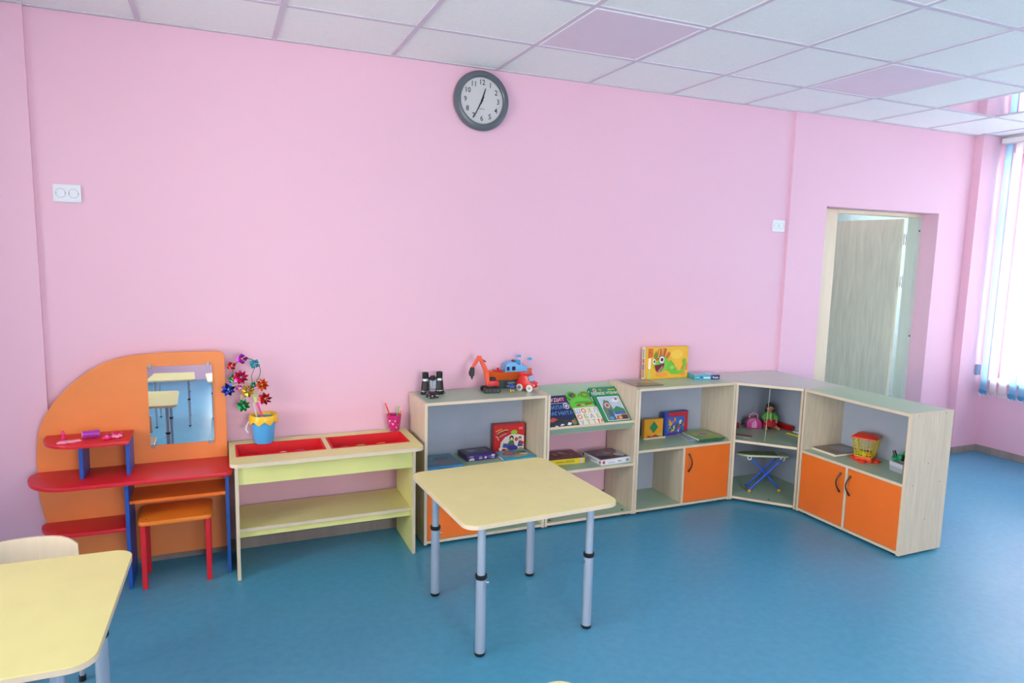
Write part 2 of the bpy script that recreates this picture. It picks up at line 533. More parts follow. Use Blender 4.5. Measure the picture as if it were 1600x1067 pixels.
b.box(2.0, 3.1, 3.1, 3.4, 0, 2.9); b.box(5.7, 6.0, 3.1, 3.4, 0, 2.9); b.box(3.1, 5.7, 3.1, 3.4, 0, .6); b.box(3.1, 5.7, 3.1, 3.4, 2.5, 2.9)
struct('wall_hall', b)
b = B(TILE); b.box(2.0, 6.0, .22, 3.1, 2.8, 2.9); struct('ceiling_hall', b)
b = B(mat((86, 140, 160), .4, name='hall_teal_linoleum')); b.box(1.8, 6.2, .13, 3.4, -.08, 0); struct('floor_hall', b)
hw = bpy.data.objects.new('window_7', None); COL.objects.link(hw); hw['kind'] = 'structure'; hw.location = (4.4, 3.25, .6)
b = B(PVC)
for q in ((3.1, 5.7, .6, .66), (3.1, 5.7, 2.44, 2.5), (3.1, 3.16, .6, 2.5), (5.64, 5.7, .6, 2.5), (4.37, 4.43, .6, 2.5)): b.box(q[0], q[1], 3.2, 3.26, q[2], q[3])
build('window_frame', b, hw, .003, world=True)
b = B(GLASS); b.box(3.14, 5.66, 3.226, 3.232, .64, 2.46); build('pane', b, hw, world=True)

# ---- vertical blinds in the right-hand windows
FBL, FWH = fabric((112, 192, 238), 'sky_blue_blind_fabric', (186, 226, 244)), fabric((246, 238, 240), 'white_blind_fabric')
pat = 'bwwbbwwwbbwwbwwbbwwwbbwwbwwbbw'
me_cache = {}
def blind(label, ya, yb):
    bl = thing('vertical_blind', label, 'blind', (XR - .09, (ya + yb) / 2, .5), group='vertical window blinds')
    b = B(PVC); b.box(XR - .12, XR - .06, ya - .05, yb + .03, 2.585, 2.625); build('head_rail', b, bl, .004, world=True)
    y = yb - .02; k = 0; pts = []
    while y > ya - .03:
        cbl = pat[k % len(pat)] == 'b'
        if cbl not in me_cache:
            b = B(FBL if cbl else FWH)
            n = 6
            top = [b.v((.004 * math.cos((j/n - .5) * PI), (j/n - .5) * .089, 2.06)) for j in range(n + 1)]
            bot = [b.v((.004 * math.cos((j/n - .5) * PI), (j/n - .5) * .089, 0.012)) for j in range(n + 1)]
            for j in range(n): b.f([bot[j], bot[j+1], top[j+1], top[j]])
            o = build('slat', b, bl)
            me_cache[cbl] = o
            b = B(FBL if cbl else FWH); b.box(-.0035, .0065, -.0445, .0445, 0, .036)
            wt = build('slat_weight', b, o)
            me_cache[(cbl, 'w')] = wt
        else:
            o = me_cache[cbl].copy(); COL.objects.link(o); o.parent = bl
            wt = me_cache[(cbl, 'w')].copy(); COL.objects.link(wt); wt.parent = o
        o.location = (0, y - (ya + yb) / 2, .02)
        o.rotation_euler = (0, 0, math.radians(BLIND_TURN + random.uniform(-5, 5)))
        pts += [(XR - .105, y + .03, .535), (XR - .11, y, .512 if k % 3 else .50), (XR - .105, y - .03, .535)]
        y -= .077; k += 1
    b = B(WHITE); b.tube(pts, .0022, 5); build('bead_chain', b, bl, world=True)
BLIND_TURN = -24
blind('vertical blind with white and sky blue fabric slats at the right window', *WIN_R[0])
BLIND_TURN = -60
blind('vertical blind on the second window, outside the right edge of the picture', *WIN_R[1])
b = B(mat((150, 165, 200), .5, name='blue_grey_plastic')); b.box(4.40, 4.445, -.108, -.085, .675, .765)
o = build('blind_cleat', b, None, .004); tag(o, 'small grey-blue box on the pier beside the window blind', 'wall box')

# ---- sockets
def socket(label, x0, x1, z0, z1, y):
    t = thing('wall_socket', label, 'socket', ((x0 + x1)/2, y, (z0 + z1)/2), group='double wall sockets')
    w, h = (x1 - x0)/2, (z1 - z0)/2
    b = B(mat((232, 236, 244), .3, amt=.01, name='socket_white')); b.prism(rrect(-w, w, -h, h, .006), -.012, 0, 'y'); build('cover_plate', b, t, .003, 2)
    for s in (-1, 1):
        c = s * w * .46
        b = B(mat((206, 206, 214), .35, amt=.01, name='socket_insert'))
        M = Matrix.Translation((c, -.0122, 0)) @ Matrix.Rotation(PI/2, 4, 'X')
        b.lathe([(.0, -.006), (.017, -.006), (.0185, .0), (.0205, .0012), (.0215, 0), (.0215, -.002)], 24, M=M)
        b.use(BLACK)
        for q in (-1, 1):
            b.cyl((c + .000 + q*.0, -.0068, q * .0085), (c, -.0058, q * .0085), .0028, n=8)
        b.use(CHROME)
        for q in (-1, 1): b.box(c + q*.0175 - .001, c + q*.0175 + .001, -.0125, -.007, -.003, .003)
        build('socket_insert', b, t)
socket('white double socket high on the wall at the far left', -2.178, -2.066, 1.795, 1.876, 0)
socket('white double socket on the wall left of the door', 2.130, 2.240, 1.806, 1.887, 0)

# ---- clock
ck = thing('wall_clock', 'round wall clock with dark grey rim just below the ceiling', 'clock', (-.09, 0, 2.462))
MX = Matrix.Rotation(PI/2, 4, 'X')       # local z -> world -y
GREY = mat((92, 100, 110), .3, amt=.02, name='dark_grey_plastic')
b = B(GREY); b.lathe([(.0, .004), (.150, .004), (.162, .010), (.166, .020), (.162, .032), (.150, .040), (.136, .041), (.128, .034), (.126, .024), (0, .024)], 56, M=MX); build('rim', b, ck)
b = B(mat((250, 250, 252), .4, amt=.01, name='clock_face_white')); b.lathe([(.1265, .0243), (.1265, .0262), (0, .0262)], 48, M=MX)
build('dial', b, ck)
b = B(); b.T = MX @ Matrix.Translation((0, 0, .0262))
for h in range(1, 13):
    an = PI/2 - h * PI/6
    bn_ = B(); bn_.T = MX @ Matrix.Translation((0, 0, .0262)); ink(bn_, [('t', str(h), .099 * math.cos(an), .099 * math.sin(an), .040, .95, (46, 48, 60))]); build('numeral', bn_, ck, smooth=False)
sh = []
for q in range(60):
    an = q * PI/30; r0 = .118
    sh.append(('s', [(r0*math.cos(an), r0*math.sin(an)), (.121*math.cos(an), .121*math.sin(an))], .0012 if q % 5 else .003, (90, 92, 100)))
sh.append(('r', -.017, -.048, .017, -.044, (176, 178, 188)))
ink(b, sh, 0.000004); build('minute_track', b, ck, smooth=False)['kind'] = 'stuff'
def hand(name, ang, l, tail, w, z):
    b = B(BLACK); b.T = MX @ Matrix.Translation((0, 0, z)) @ Matrix.Rotation(ang, 4, 'Z')
    b.prism([(-w*.6, -tail), (w*.6, -tail), (w, 0), (w*.5, l), (-w*.5, l), (-w, 0)], 0, .0012); build(name, b, ck)
hand('hour_hand', -math.radians(17.5), .070, .02, .0052, .0275)
hand('minute_hand', -math.radians(207), .108, .025, .0042, .0292)
b = B(BLACK); b.lathe([(0, .034), (.006, .033), (.007, .027)], 16, M=MX); build('hub', b, ck)
b = B(GLASS); b.lathe([(.129, .0355), (0, .0355)], 40, M=MX); build('clock_glass', b, ck)
# ================================================================ furniture
TH = .016
CZ0, CZ1, CSH = .013, .805, .415       # cabinet bottom, top, shelf height

def handle(parent, x, y, z0, z1, bow):
    """curved pull in local x/z, standing proud of the door towards -y"""
    b = B(DARK)
    pts = []
    for k in range(9):
        t = k / 8
        pts.append((x + bow * math.sin(PI * t), y - .004 - .022 * math.sin(PI * t), z0 + (z1 - z0) * t))
    b.tube(pts, [.006, .005, .0042, .004, .004, .004, .0042, .005, .006], 8)
    return build('handle', b, parent)

def glides(t, pts):
    for (x, y) in pts:
        b = B(BLACK); b.cyl((x, y, 0), (x, y, CZ0 + .002), .018, n=12); build('foot', b, t)

def shell(t, W, D, back=True):
    """sides, bottom (and back) of a cabinet: x 0..W, y 0 front..D back"""
    for x in (0, W - TH):
        b = B(MAPLE); b.box(x, x + TH, .0006, D, CZ0, CZ1 - .0006)
        b.use(EDGE); b.box(x, x + TH, 0, .0008, CZ0, CZ1); b.box(x, x + TH, 0, D, CZ1 - .0008, CZ1)
        if x > 0: b.use(mat((150, 140, 130), .5, name='screw_cap'))
        side = x if x == 0 else x + TH
        for (yy, zz) in ((.06, CZ1 - .012), (D - .06, CZ1 - .012), (D*.5, .52), (.06, CSH - .01), (D - .06, CSH - .01), (D*.55, .2)):
            b.use(mat((158, 146, 134), .5, name='screw_cap'))
            s = -1 if x == 0 else 1
            b.cyl((side, yy, zz), (side + s*.0008, yy, zz), .004, n=8)
        build('side_panel', b, t)
    board(t, 'bottom_panel', W, D, CZ0 + .006 + TH)
    if back:
        b = B(HDF); b.box(TH, W - TH, D - .005, D - .001, CZ0 + .01, CZ1 - TH); build('back_panel', b, t)
    glides(t, [(.05, .04), (W - .05, .04), (.05, D - .05), (W - .05, D - .05)])

def board(t, name, W, D, ztop, x0=None, x1=None, y0=0.0, th=TH, m=None):
    x0 = TH if x0 is None else x0; x1 = W - TH if x1 is None else x1
    b = B(m or SAGE); b.box(x0, x1, y0 + .0006, D - .006, ztop - th, ztop)
    b.use(EDGE); b.box(x0, x1, y0, y0 + .0008, ztop - th, ztop + .0001)
    return build(name, b, t)

def divider(t, x, D, z0, z1):
    b = B(MAPLE); b.box(x, x + TH, .0006, D - .006, z0, z1); b.use(EDGE); b.box(x, x + TH, 0, .0008, z0, z1)
    return build('divider', b, t)

def door_panel(t, x0, x1, z0, z1, hx, bow):
    b = B(ORANGE); b.box(x0, x1, .001, .017, z0, z1)
    d = build('door', b, t, .0012)
    handle(d, hx, .001, z1 - .155, z1 - .035, bow)
    return d

D = .322
# cabinet with one door, left of the row
W = .728
c1 = thing('toy_cabinet', 'low maple cabinet with the excavator and binoculars on top', 'cabinet', (-.502, -D - .016, 0))
shell(c1, W, D); board(c1, 'top_panel', W, D, CZ1); board(c1, 'shelf', W, D, CSH)
divider(c1, .327, D, CZ0 + .022, CSH - TH)
door_panel(c1, TH + .002, .325, CZ0 + .024, CSH - TH - .002, .30, .012)
# open bookcase with sloping display
W2 = .616
c2 = thing('book_display_case', 'open maple bookcase with sloping green display board for books', 'bookcase', (.229, -D - .016, 0))
shell(c2, W2, D, back=False); board(c2, 'shelf', W2, D, .341)
for x in (.05, W2 - .06):
    b = B(BLACK); b.cyl((x, .035, CZ0 + .022), (x, .035, CZ0 + .0235), .008, n=10); build('screw', b, c2)
# sloping board
SY0, SZ0, SY1, SZ1 = .042, .576, .318, .796
sl = math.hypot(SY1 - SY0, SZ1 - SZ0); sa = math.atan2(SZ1 - SZ0, SY1 - SY0)
SLM = Matrix.Translation((0, SY0, SZ0)) @ Matrix.Rotation(sa, 4, 'X')      # local y along slope, z = out of the board
b = B(SAGE); b.T = SLM; b.box(TH, W2 - TH, 0, sl, -.014, 0); build('display_board', b, c2)
b = B(SAGE); b.T = SLM; b.box(TH, W2 - TH, -TH, 0, -.014, .0408)
b.use(EDGE); b.box(TH, W2 - TH, -TH - .0002, .0002, .0404, .0416); b.box(TH, W2 - TH, -TH - .0003, -TH + .002, -.0142, -.011); build('display_lip', b, c2)
# cabinet with open niche and one door
W3 = .750
c3 = thing('toy_cabinet', 'low maple cabinet with the yellow lizard puzzle box on top', 'cabinet', (.847, -D - .016, 0))
shell(c3, W3, D); board(c3, 'top_panel', W3, D, CZ1); board(c3, 'shelf', W3, D, CSH)
divider(c3, .356, D, CZ0 + .022, CSH - TH)
door_panel(c3, .374, W3 - TH - .002, CZ0 + .024, CSH - TH - .002, .400, .012)
# corner cabinet (pentagonal)
OX, OY = 1.600, -.016
c4 = thing('corner_cabinet', 'open corner cabinet holding the doll and the toy ironing board', 'cabinet', (OX, OY, 0))
PX, PY = .272, -.300           # diagonal from (0,-D) to (PX, -D+PY)
poly = [(0, -D), (PX, -D + PY), (.610, -D + PY), (.610, 0), (0, 0)]
def inner(e): return [(TH, -D + .004), (PX, -D + PY + TH + .004), (.610 - e, -D + PY + TH), (.610 - e, -e), (TH, -e)]
for nm, z in (('top_panel', CZ1), ('shelf', .42), ('bottom_panel', CZ0 + .006 + TH)):
    pl = poly if nm == 'top_panel' else inner(.006)
    b = B(SAGE if nm != 'top_panel' else mat((190, 196, 188), .4, amt=.03, name='pale_grey_green_laminate')); b.prism(pl, z - TH, z)
    p0, p1 = Vector(pl[0] + (0,)), Vector(pl[1] + (0,)); dv = (p1 - p0).normalized(); nv = Vector((dv.y, -dv.x, 0))
    b.use(EDGE)
    q = [p0, p1, p1 + nv*.0009, p0 + nv*.0009]
    b.prism([(v.x, v.y) for v in q], z - TH, z + .0002)
    if nm == 'bottom_panel':
        b.use(BLACK); b.cyl((.20, -.47, z), (.20, -.47, z + .0012), .007, n=10)
    build(nm, b, c4)
for nm, q in (('side_panel', (0, TH, -D, 0)), ('side_panel', (PX, .610, -D + PY, -D + PY + TH))):
    b = B(MAPLE); b.box(*q, CZ0, CZ1 - TH)
    b.use(EDGE)
    if q[0] == 0: b.prism([(0, -D - .0006), (TH, -D - .0006 - .004), (TH, -D + .004), (0, -D)], CZ0, CZ1)
    else: b.prism([(PX - .0006, q[2]), (PX - .0006, q[3]), (PX + .001, q[3]), (PX + .001, q[2])], CZ0, CZ1)
    build(nm, b, c4)
b = B(HDF); b.box(TH, .609, -.005, -.001, CZ0 + .01, CZ1 - TH); build('back_panel', b, c4)
b = B(HDF); b.box(.605, .609, -D + PY + TH, -.006, CZ0 + .01, CZ1 - TH); build('back_panel', b, c4)
glides(c4, [(.05, -D + .06), (.33, -D + PY + .06), (.55, -.56), (.55, -.06), (.06, -.06)])
# free-standing cabinet at a right angle
W5 = .722
c5 = thing('toy_cabinet', 'low maple cabinet with two orange doors standing across the room', 'cabinet', (1.873, -.645, 0), rotz=-PI/2)
shell(c5, W5, .34); board(c5, 'top_panel', W5, .34, CZ1); board(c5, 'shelf', W5, .34, CSH)
divider(c5, .346, .34, CZ0 + .022, CSH - TH)
door_panel(c5, TH + .002, .344, CZ0 + .024, CSH - TH - .002, .318, -.012)
door_panel(c5, .364, W5 - TH - .002, CZ0 + .024, CSH - TH - .002, .386, -.012)

# ---- dressing table with half-round orange back panel
dk = thing('dressing_table', 'red and blue play dressing table with rounded orange back panel and mirror', 'dressing table', (-1.88, -.2, 0))
PYB, PYF = -.062, -.078
arch = [(-1.506, 1.085), (-1.600, 1.087), (-1.740, 1.087), (-1.875, 1.080), (-1.945, 1.066), (-2.005, 1.045), (-2.070, 1.008), (-2.124, .966), (-2.170, .922), (-2.212, .871), (-2.245, .820),
        (-2.268, .775), (-2.283, .725), (-2.292, .660), (-2.296, .580), (-2.296, .480), (-2.291, .400), (-2.279, .320), (-2.258, .245), (-2.228, .180), (-2.190, .120), (-2.150, .055),
        (-1.474, .055), (-1.474, 1.055), (-1.478, 1.070), (-1.490, 1.081)]
b = B(DORANGE); b.prism(arch, PYB, PYF, 'y'); build('back_panel', b, dk, .002, world=True)
def arc(cx, cy, rx, ry, a0, a1, n=10):
    return [(cx + rx*math.cos(a0 + (a1-a0)*k/n), cy + ry*math.sin(a0 + (a1-a0)*k/n)) for k in range(n+1)]
REDTOP = RED
pl = [(-2.300, PYF)] + arc(-2.13, -.14, .185, .222, PI*.97, 1.5*PI, 10) + [(-1.80, -.364)] + arc(-1.490, -.331, .033, .033, -PI/2, 0, 5) + [(-1.457, PYF)]
b = B(REDTOP); b.prism(pl, .522, .540); build('desktop', b, dk, .003, 2, world=True)
b = B(REDTOP); b.prism([(-2.275, PYF)] + arc(-2.12, -.10, .165, .165, PI, 1.5*PI, 8) + [(-1.918, -.268), (-1.918, PYF)], .272, .290); build('lower_shelf', b, dk, .003, 2, world=True)
b = B(REDTOP); b.prism([(-2.250, PYF)] + arc(-2.10, -.12, .150, .185, PI, 1.5*PI, 9) + [(-1.892, -.298), (-1.892, PYF)], .696, .713); build('upper_shelf', b, dk, .003, 2, world=True)
for x, y in ((-1.918, -.300), (-1.489, -.285)):
    b = B(BLUE); b.box(x, x + TH, y, PYF, 0, .522); build('leg_panel', b, dk, .001, world=True)
for x in (-2.098, -1.911):
    b = B(BLUE); b.box(x, x + .016, -.25, PYF, .540, .696); build('shelf_support', b, dk, .001, world=True)
b = B(ORANGE); b.box(-1.902, -1.489, -.28, PYF, .405, .421); build('drawer_shelf', b, dk, .001, world=True)
# bulging mirror sheet with clips
mx0, mx1, mz0, mz1 = -1.822, -1.534, .628, 1.020
b = B(MIRROR); n = 14
g = []
for j in range(n + 1):
    row = []
    for i_ in range(n + 1):
        u_, v_ = i_/n*2 - 1, j/n*2 - 1
        bul = .0024 * (1 - v_*v_) + .0032 * (1 - u_*u_)
        row.append(b.v((mx0 + (mx1-mx0)*i_/n, PYF - .004 - bul, mz0 + (mz1-mz0)*j/n)))
    g.append(row)
for j in range(n):
    for i_ in range(n): b.f([g[j][i_], g[j][i_+1], g[j+1][i_+1], g[j+1][i_]])
rim = [g[0][k] for k in range(n)] + [g[k][n] for k in range(n)] + [g[n][n-k] for k in range(n)] + [g[n-k][0] for k in range(n)]
bk = []
for vv in rim:
    co = vv.co.copy(); co.y = PYF - .0005; bk.append(b.bm.verts.new(co))
for k in range(len(rim)): b.f([rim[k], bk[k], bk[(k+1) % len(rim)], rim[(k+1) % len(rim)]])
mr = build('mirror', b, dk, world=True)
for x in (mx0 + .012, mx1 - .018):
    for z, s in ((mz0, -1), (mz1, 1)):
        b = B(CHROME); b.box(x - .007, x + .007, PYF - .012, PYF, z - .010 + s*.004, z + .010 + s*.004); build('mirror_clip', b, dk, .001, world=True)

# ---- stool under the dressing table
st = thing('stool', 'small orange stool with red legs tucked under the dressing table', 'stool', (-1.71, -.21, 0))
OR2 = mat((240, 130, 40), .4, amt=.04, name='orange_stool_seat')
b = B(OR2); b.prism(rrect(-1.868, -1.551, -.338, -.095, .03), .312, .332)
build('seat', b, st, .004, 2, world=True)
for x in (-1.835, -1.582):
    b = B(DARK); b.cyl((x, -.300, .3318), (x, -.300, .3325), .004, n=8); build('screw', b, st, world=True)
for x in (-1.848, -1.572):
    for y in (-.318, -.130):
        b = B(RED); b.prism([(x - .011, y - .011), (x + .011, y - .011), (x + .011, y + .011), (x - .011, y + .011)], 0, .312); build('leg', b, st, .002, world=True)

# ---- sand and water table
sd = thing('sand_table', 'long pale yellow play table with two red trays sunk into its top', 'play table', (-1.0, -.22, 0))
TZ = .600
tx = [(-1.428, -1.022), (-.978, -.588)]; ty0, ty1 = -.318, -.118
b = B(YELLOW)
X0, X1, Y0, Y1 = -1.468, -.532, -.455, -.026
outer = rrect(X0, X1, Y0, Y1, (.045, .045, .02, .02), 5)
# top built as a frame of strips around the tray openings
def strip(poly): b.prism(poly, TZ - .018, TZ)
strip([p for p in outer if p[1] < ty0] + [(X1, ty0), (X0, ty0)]) if False else None
lo_ = [p for p in outer if p[1] <= Y0 + .0451]
strip(lo_[:6] + [p for p in lo_[6:]] + [(X1, ty0), (X0, ty0)])
b.box(X0, X1, ty1, Y1, TZ - .018, TZ)
b.box(X0, tx[0][0], ty0, ty1, TZ - .018, TZ); b.box(tx[0][1], tx[1][0], ty0, ty1, TZ - .018, TZ); b.box(tx[1][1], X1, ty0, ty1, TZ - .018, TZ)
build('table_top', b, sd, world=True)
b = B(EDGE)      # edge band just proud of the top board
b2 = [(p[0], p[1]) for p in lo_[:12]]
ctr = Vector(((X0 + X1)/2, (Y0+Y1)/2))
path = [(X0, ty0)] + b2 + [(X1, ty0)]
def offp(p, q, d_):
    return (p[0] + d_ * (1 if p[0] > ctr.x else -1) * (1 if abs(p[0]-ctr.x) > .40 else 0), p[1] - d_)
band_o = [(X0 - .0008, Y1)] + [(X0 - .0008, Y0 + .045)] + [(X0 + .045 + (.0458)*math.cos(t), Y0 + .045 + (.0458)*math.sin(t)) for t in [PI + .5*PI*k/5 for k in range(6)]] + \
         [(X1 - .045 + (.0458)*math.cos(t), Y0 + .045 + (.0458)*math.sin(t)) for t in [1.5*PI + .5*PI*k/5 for k in range(6)]] + [(X1 + .0008, Y1)]
for p, q in zip(band_o, band_o[1:]):
    a_ = [b.v((p[0], p[1], TZ - .0178)), b.v((q[0], q[1], TZ - .0178)), b.v((q[0], q[1], TZ - .0002)), b.v((p[0], p[1], TZ - .0002))]; b.f(a_)
build('edge_band', b, sd, world=True)
TRAY = mat((214, 22, 34), .55, amt=.03, spec=.25, name='red_tray_plastic')
for (x0, x1) in tx:
    b = B(TRAY)
    def rr_(d_, z, dd=0): return [b.v((x, y, z)) for x, y in ((x0 - d_, ty0 - d_), (x1 + d_, ty0 - d_), (x1 + d_, ty1 + d_), (x0 - d_, ty1 + d_))]
    rings = [rr_(.010, TZ + .0005), rr_(.010, TZ + .003), rr_(-.001, TZ + .003), rr_(-.016, TZ - .056)]
    for r0_, r1_ in zip(rings, rings[1:]):
        for k in range(4): b.f([r0_[k], r0_[(k+1) % 4], r1_[(k+1) % 4], r1_[k]])
    b.f(rings[-1])
    build('tray', b, sd, .002, world=True)
for x in (-1.447, -.580):
    b = B(LIME); b.box(x, x + TH, -.3852, -.03, 0, TZ - .018); b.use(EDGE); b.box(x, x + TH, -.386, -.3850, 0, TZ - .018); build('side_panel', b, sd, world=True)
b = B(LIME); b.box(-1.431, -.580, -.376, -.360, .474, TZ - .018); build('apron', b, sd, .001, world=True)
b = B(YELLOW); b.box(-1.431, -.580, -.3592, -.03, .232, .248); b.use(EDGE); b.box(-1.431, -.580, -.360, -.3590, .232, .2482); build('shelf', b, sd, world=True)
b = B(LIME); b.box(-1.431, -.580, -.345, -.330, .198, .232); build('shelf_rail', b, sd, .001, world=True)

# ---- square tables on adjustable tube legs
def table(label, cx, cy, dx=.0, w=.70, d=.70, skew=0.0, ring=.335):
    t = thing('square_table', label, 'table', (cx, cy, 0), rotz=skew)
    b = B(YELLOW); b.prism(rrect(-w/2, w/2, -d/2, d/2, .06, 7), .562, .580)
    b.use(EDGE)
    top = build('table_top', b, t, .0015)
    b = B(EDGE)
    o_ = rrect(-w/2 - .0006, w/2 + .0006, -d/2 - .0006, d/2 + .0006, .0606, 7)
    for p, q in zip(o_, o_[1:] + o_[:1]):
        b.f([b.v((p[0], p[1], .5632)), b.v((q[0], q[1], .5632)), b.v((q[0], q[1], .5788)), b.v((p[0], p[1], .5788))])
    build('edge_band', b, top)
    for sx in (-1, 1):
        for sy in (-1, 1):
            x, y = sx * (w/2 - .098), sy * (d/2 - .085)
            b = B(STEEL)
            b.lathe([(.0, .012), (.0205, .012), (.0205, ring - .012)], 20, c=(x, y, 0))
            b.lathe([(.0165, ring - .02), (.0165, .562)], 20, c=(x, y, 0))
            b.lathe([(0, .5615), (.032, .5615), (.032, .556), (.018, .552)], 16, c=(x, y, 0))
            lg = build('leg', b, t)
            b = B(BLACK)
            b.lathe([(.0175, ring + .006), (.0235, ring + .005), (.0245, ring - .006), (.0215, ring - .012)], 20, c=(x, y, 0))
            build('collar', b, lg)
            b = B(BLACK); b.lathe([(0, 0), (.020, 0), (.0222, .006), (.0210, .014)], 20, c=(x, y, 0)); build('foot_cap', b, lg)
            b = B(CHROME); s = 1 if sx < 0 else -1
            b.cyl((x + s*.020, y - .002, ring - .03), (x + s*.031, y - .004, ring - .032), .005, n=10); build('set_screw', b, lg)
    return t
t1 = table('square pale yellow table standing free in the middle of the room', -.330, -1.105, skew=math.radians(3.0))
t2 = table('pale yellow table cut by the left edge of the picture', -2.138, -1.583, skew=math.radians(-1.5))
t3 = table('table of which only a yellow corner shows at the bottom edge', -1.072, -2.765)
t4 = table('pale yellow table behind the camera, seen only in the dressing table mirror', -1.95, -3.0)
for t_ in (t1, t2, t3, t4): t_['group'] = 'square tables'

# ---- chair tucked under the left table
ch = thing('chair', 'small chair with pale plywood back behind the left table', 'chair', (-2.13, -1.12, 0))
PLY = mat((226, 206, 178), .4, kind='wood', amt=.05, scale=14, name='bent_beech_plywood')
b = B(PLY)
n = 12; fr = []; bkv = []
rows = 7
for j in range(rows):
    z = .40 + .175 * j / (rows - 1)
    fr.append([]); bkv.append([])
    for k in range(n + 1):
        u_ = k/n*2 - 1
        hw_ = .158 - .006*j/(rows-1)
        zz = z if j < rows - 1 else z - .030*abs(u_)**5
        if j == 0: zz = z + .02*abs(u_)**4
        x = u_*hw_; y = .105 - .035*u_*u_ + .03*(z - .40)
        fr[-1].append(b.v((x, y - .005, zz))); bkv[-1].append(b.v((x, y + .005, zz)))
for j in range(rows - 1):
    for k in range(n):
        b.f([fr[j][k], fr[j][k+1], fr[j+1][k+1], fr[j+1][k]]); b.f([bkv[j][k+1], bkv[j][k], bkv[j+1][k], bkv[j+1][k+1]])
for k in range(n):
    b.f([fr[-1][k], fr[-1][k+1], bkv[-1][k+1], bkv[-1][k]]); b.f([fr[0][k+1], fr[0][k], bkv[0][k], bkv[0][k+1]])
for j in range(rows - 1):
    b.f([fr[j][0], fr[j+1][0], bkv[j+1][0], bkv[j][0]]); b.f([fr[j+1][n], fr[j][n], bkv[j][n], bkv[j+1][n]])
build('backrest', b, ch)
b = B(PLY); b.prism(rrect(-.15, .15, -.20, .09, .04), .300, .311); build('seat', b, ch, .003)
for s in (-1, 1):
    b = B(STEEL); b.tube([(s*.135, .115, .01), (s*.132, .115, .30), (s*.128, .105, .42), (s*.12, .104, .52)], .009, 10); build('leg', b, ch)
    b = B(STEEL); b.tube([(s*.135, -.18, .01), (s*.13, -.17, .292)], .009, 10); build('leg', b, ch)
    b = B(STEEL); b.tube([(s*.13, -.17, .291), (s*.13, .115, .291)], .009, 10); build('seat_rail', b, ch)
    for y in (.115, -.18):
        b = B(BLACK); b.cyl((s*.135, y, 0), (s*.135, y, .022), .012, n=10); build('foot_cap', b, ch)
# ================================================================ books and boxes
PAGES = mat((236, 230, 216), .7, amt=.05, scale=120, name='paper_pages')
def printed(name, parent, T, shapes):
    if not shapes: return
    b = B(); b.T = T; ink(b, shapes); return build(name, b, parent, smooth=False)
def rot3(rx=0, ry=0, rz=0): return (rx, ry, rz)

def item(name, label, cat, loc, rotz, W, D, H, color, top=None, front=None, left=None, kind='box', group=None, stand=False, lean=0.0, edge=None):
    t = thing(name, label, cat, loc, group=group, rot=(lean, 0, rotz))
    c = plain(color, .38)
    if kind == 'book':
        if stand:
            b = B(c); b.box(-W/2, W/2, -D/2, -D/2 + .002, 0, H); b.box(-W/2, W/2, D/2 - .002, D/2, 0, H); b.box(-W/2, -W/2 + .002, -D/2, D/2, 0, H); build('cover', b, t)
            b = B(PAGES); b.box(-W/2 + .002, W/2 - .003, -D/2 + .002, D/2 - .002, .003, H - .003); build('pages', b, t)
        else:
            e = plain(edge, .4) if edge else c
            b = B(c); b.box(-W/2, W/2, -D/2, D/2, H - .0018, H); b.box(-W/2, W/2, -D/2, D/2, 0, .0018); b.use(e); b.box(-W/2, W/2, -D/2, -D/2 + .002, 0, H); build('cover', b, t)
            b = B(PAGES); b.box(-W/2 + .002, W/2 - .003, -D/2 + .002, D/2 - .003, .0018, H - .0018); build('pages', b, t)
    else:
        e = plain(edge, .4) if edge else c
        if stand:
            b = B(c); b.box(-W/2, W/2, -D/2, D/2 - .3*D, 0, H); build('box_lid', b, t, .0012)
            b = B(e); b.box(-W/2 + .0015, W/2 - .0015, D/2 - .3*D - .001, D/2, .0015, H - .0015); build('box_base', b, t, .001)
        else:
            b = B(e); b.box(-W/2 + .0015, W/2 - .0015, -D/2 + .0015, D/2 - .0015, 0, H*.5); build('box_base', b, t, .001)
            b = B(c); b.box(-W/2, W/2, -D/2, D/2, H*.14, H); build('box_lid', b, t, .0012)
    if top: printed('cover_print', t, Matrix.Translation((-W/2, -D/2, H)), top)
    if front: printed('front_print', t, Matrix.Translation((-W/2, -D/2, 0)) @ Matrix.Rotation(PI/2, 4, 'X'), front)
    if left: printed('side_print', t, Matrix.Translation((-W/2, D/2, 0)) @ Matrix.Rotation(-PI/2, 4, 'Z') @ Matrix.Rotation(PI/2, 4, 'X'), left)
    return t

def blobs(x0, y0, x1, y1, n, cols, r0, r1, seed):
    R_ = random.Random(seed); out = []
    for k in range(n):
        rx = R_.uniform(r0, r1); ry = R_.uniform(r0, r1)
        out.append(('d', R_.uniform(x0 + rx, x1 - rx), R_.uniform(y0 + ry, y1 - ry), rx, ry, R_.choice(cols)))
    return out
def bars(x0, y0, x1, n, h, c, seed):
    R_ = random.Random(seed); out = []; x = x0
    while x < x1 - h:
        w_ = R_.uniform(.6*h, 1.3*h); out.append(('r', x, y0, min(x + w_, x1), y0 + h*R_.uniform(.7, 1), c)); x += w_ + .3*h
    return out

SH = CSH + .0002
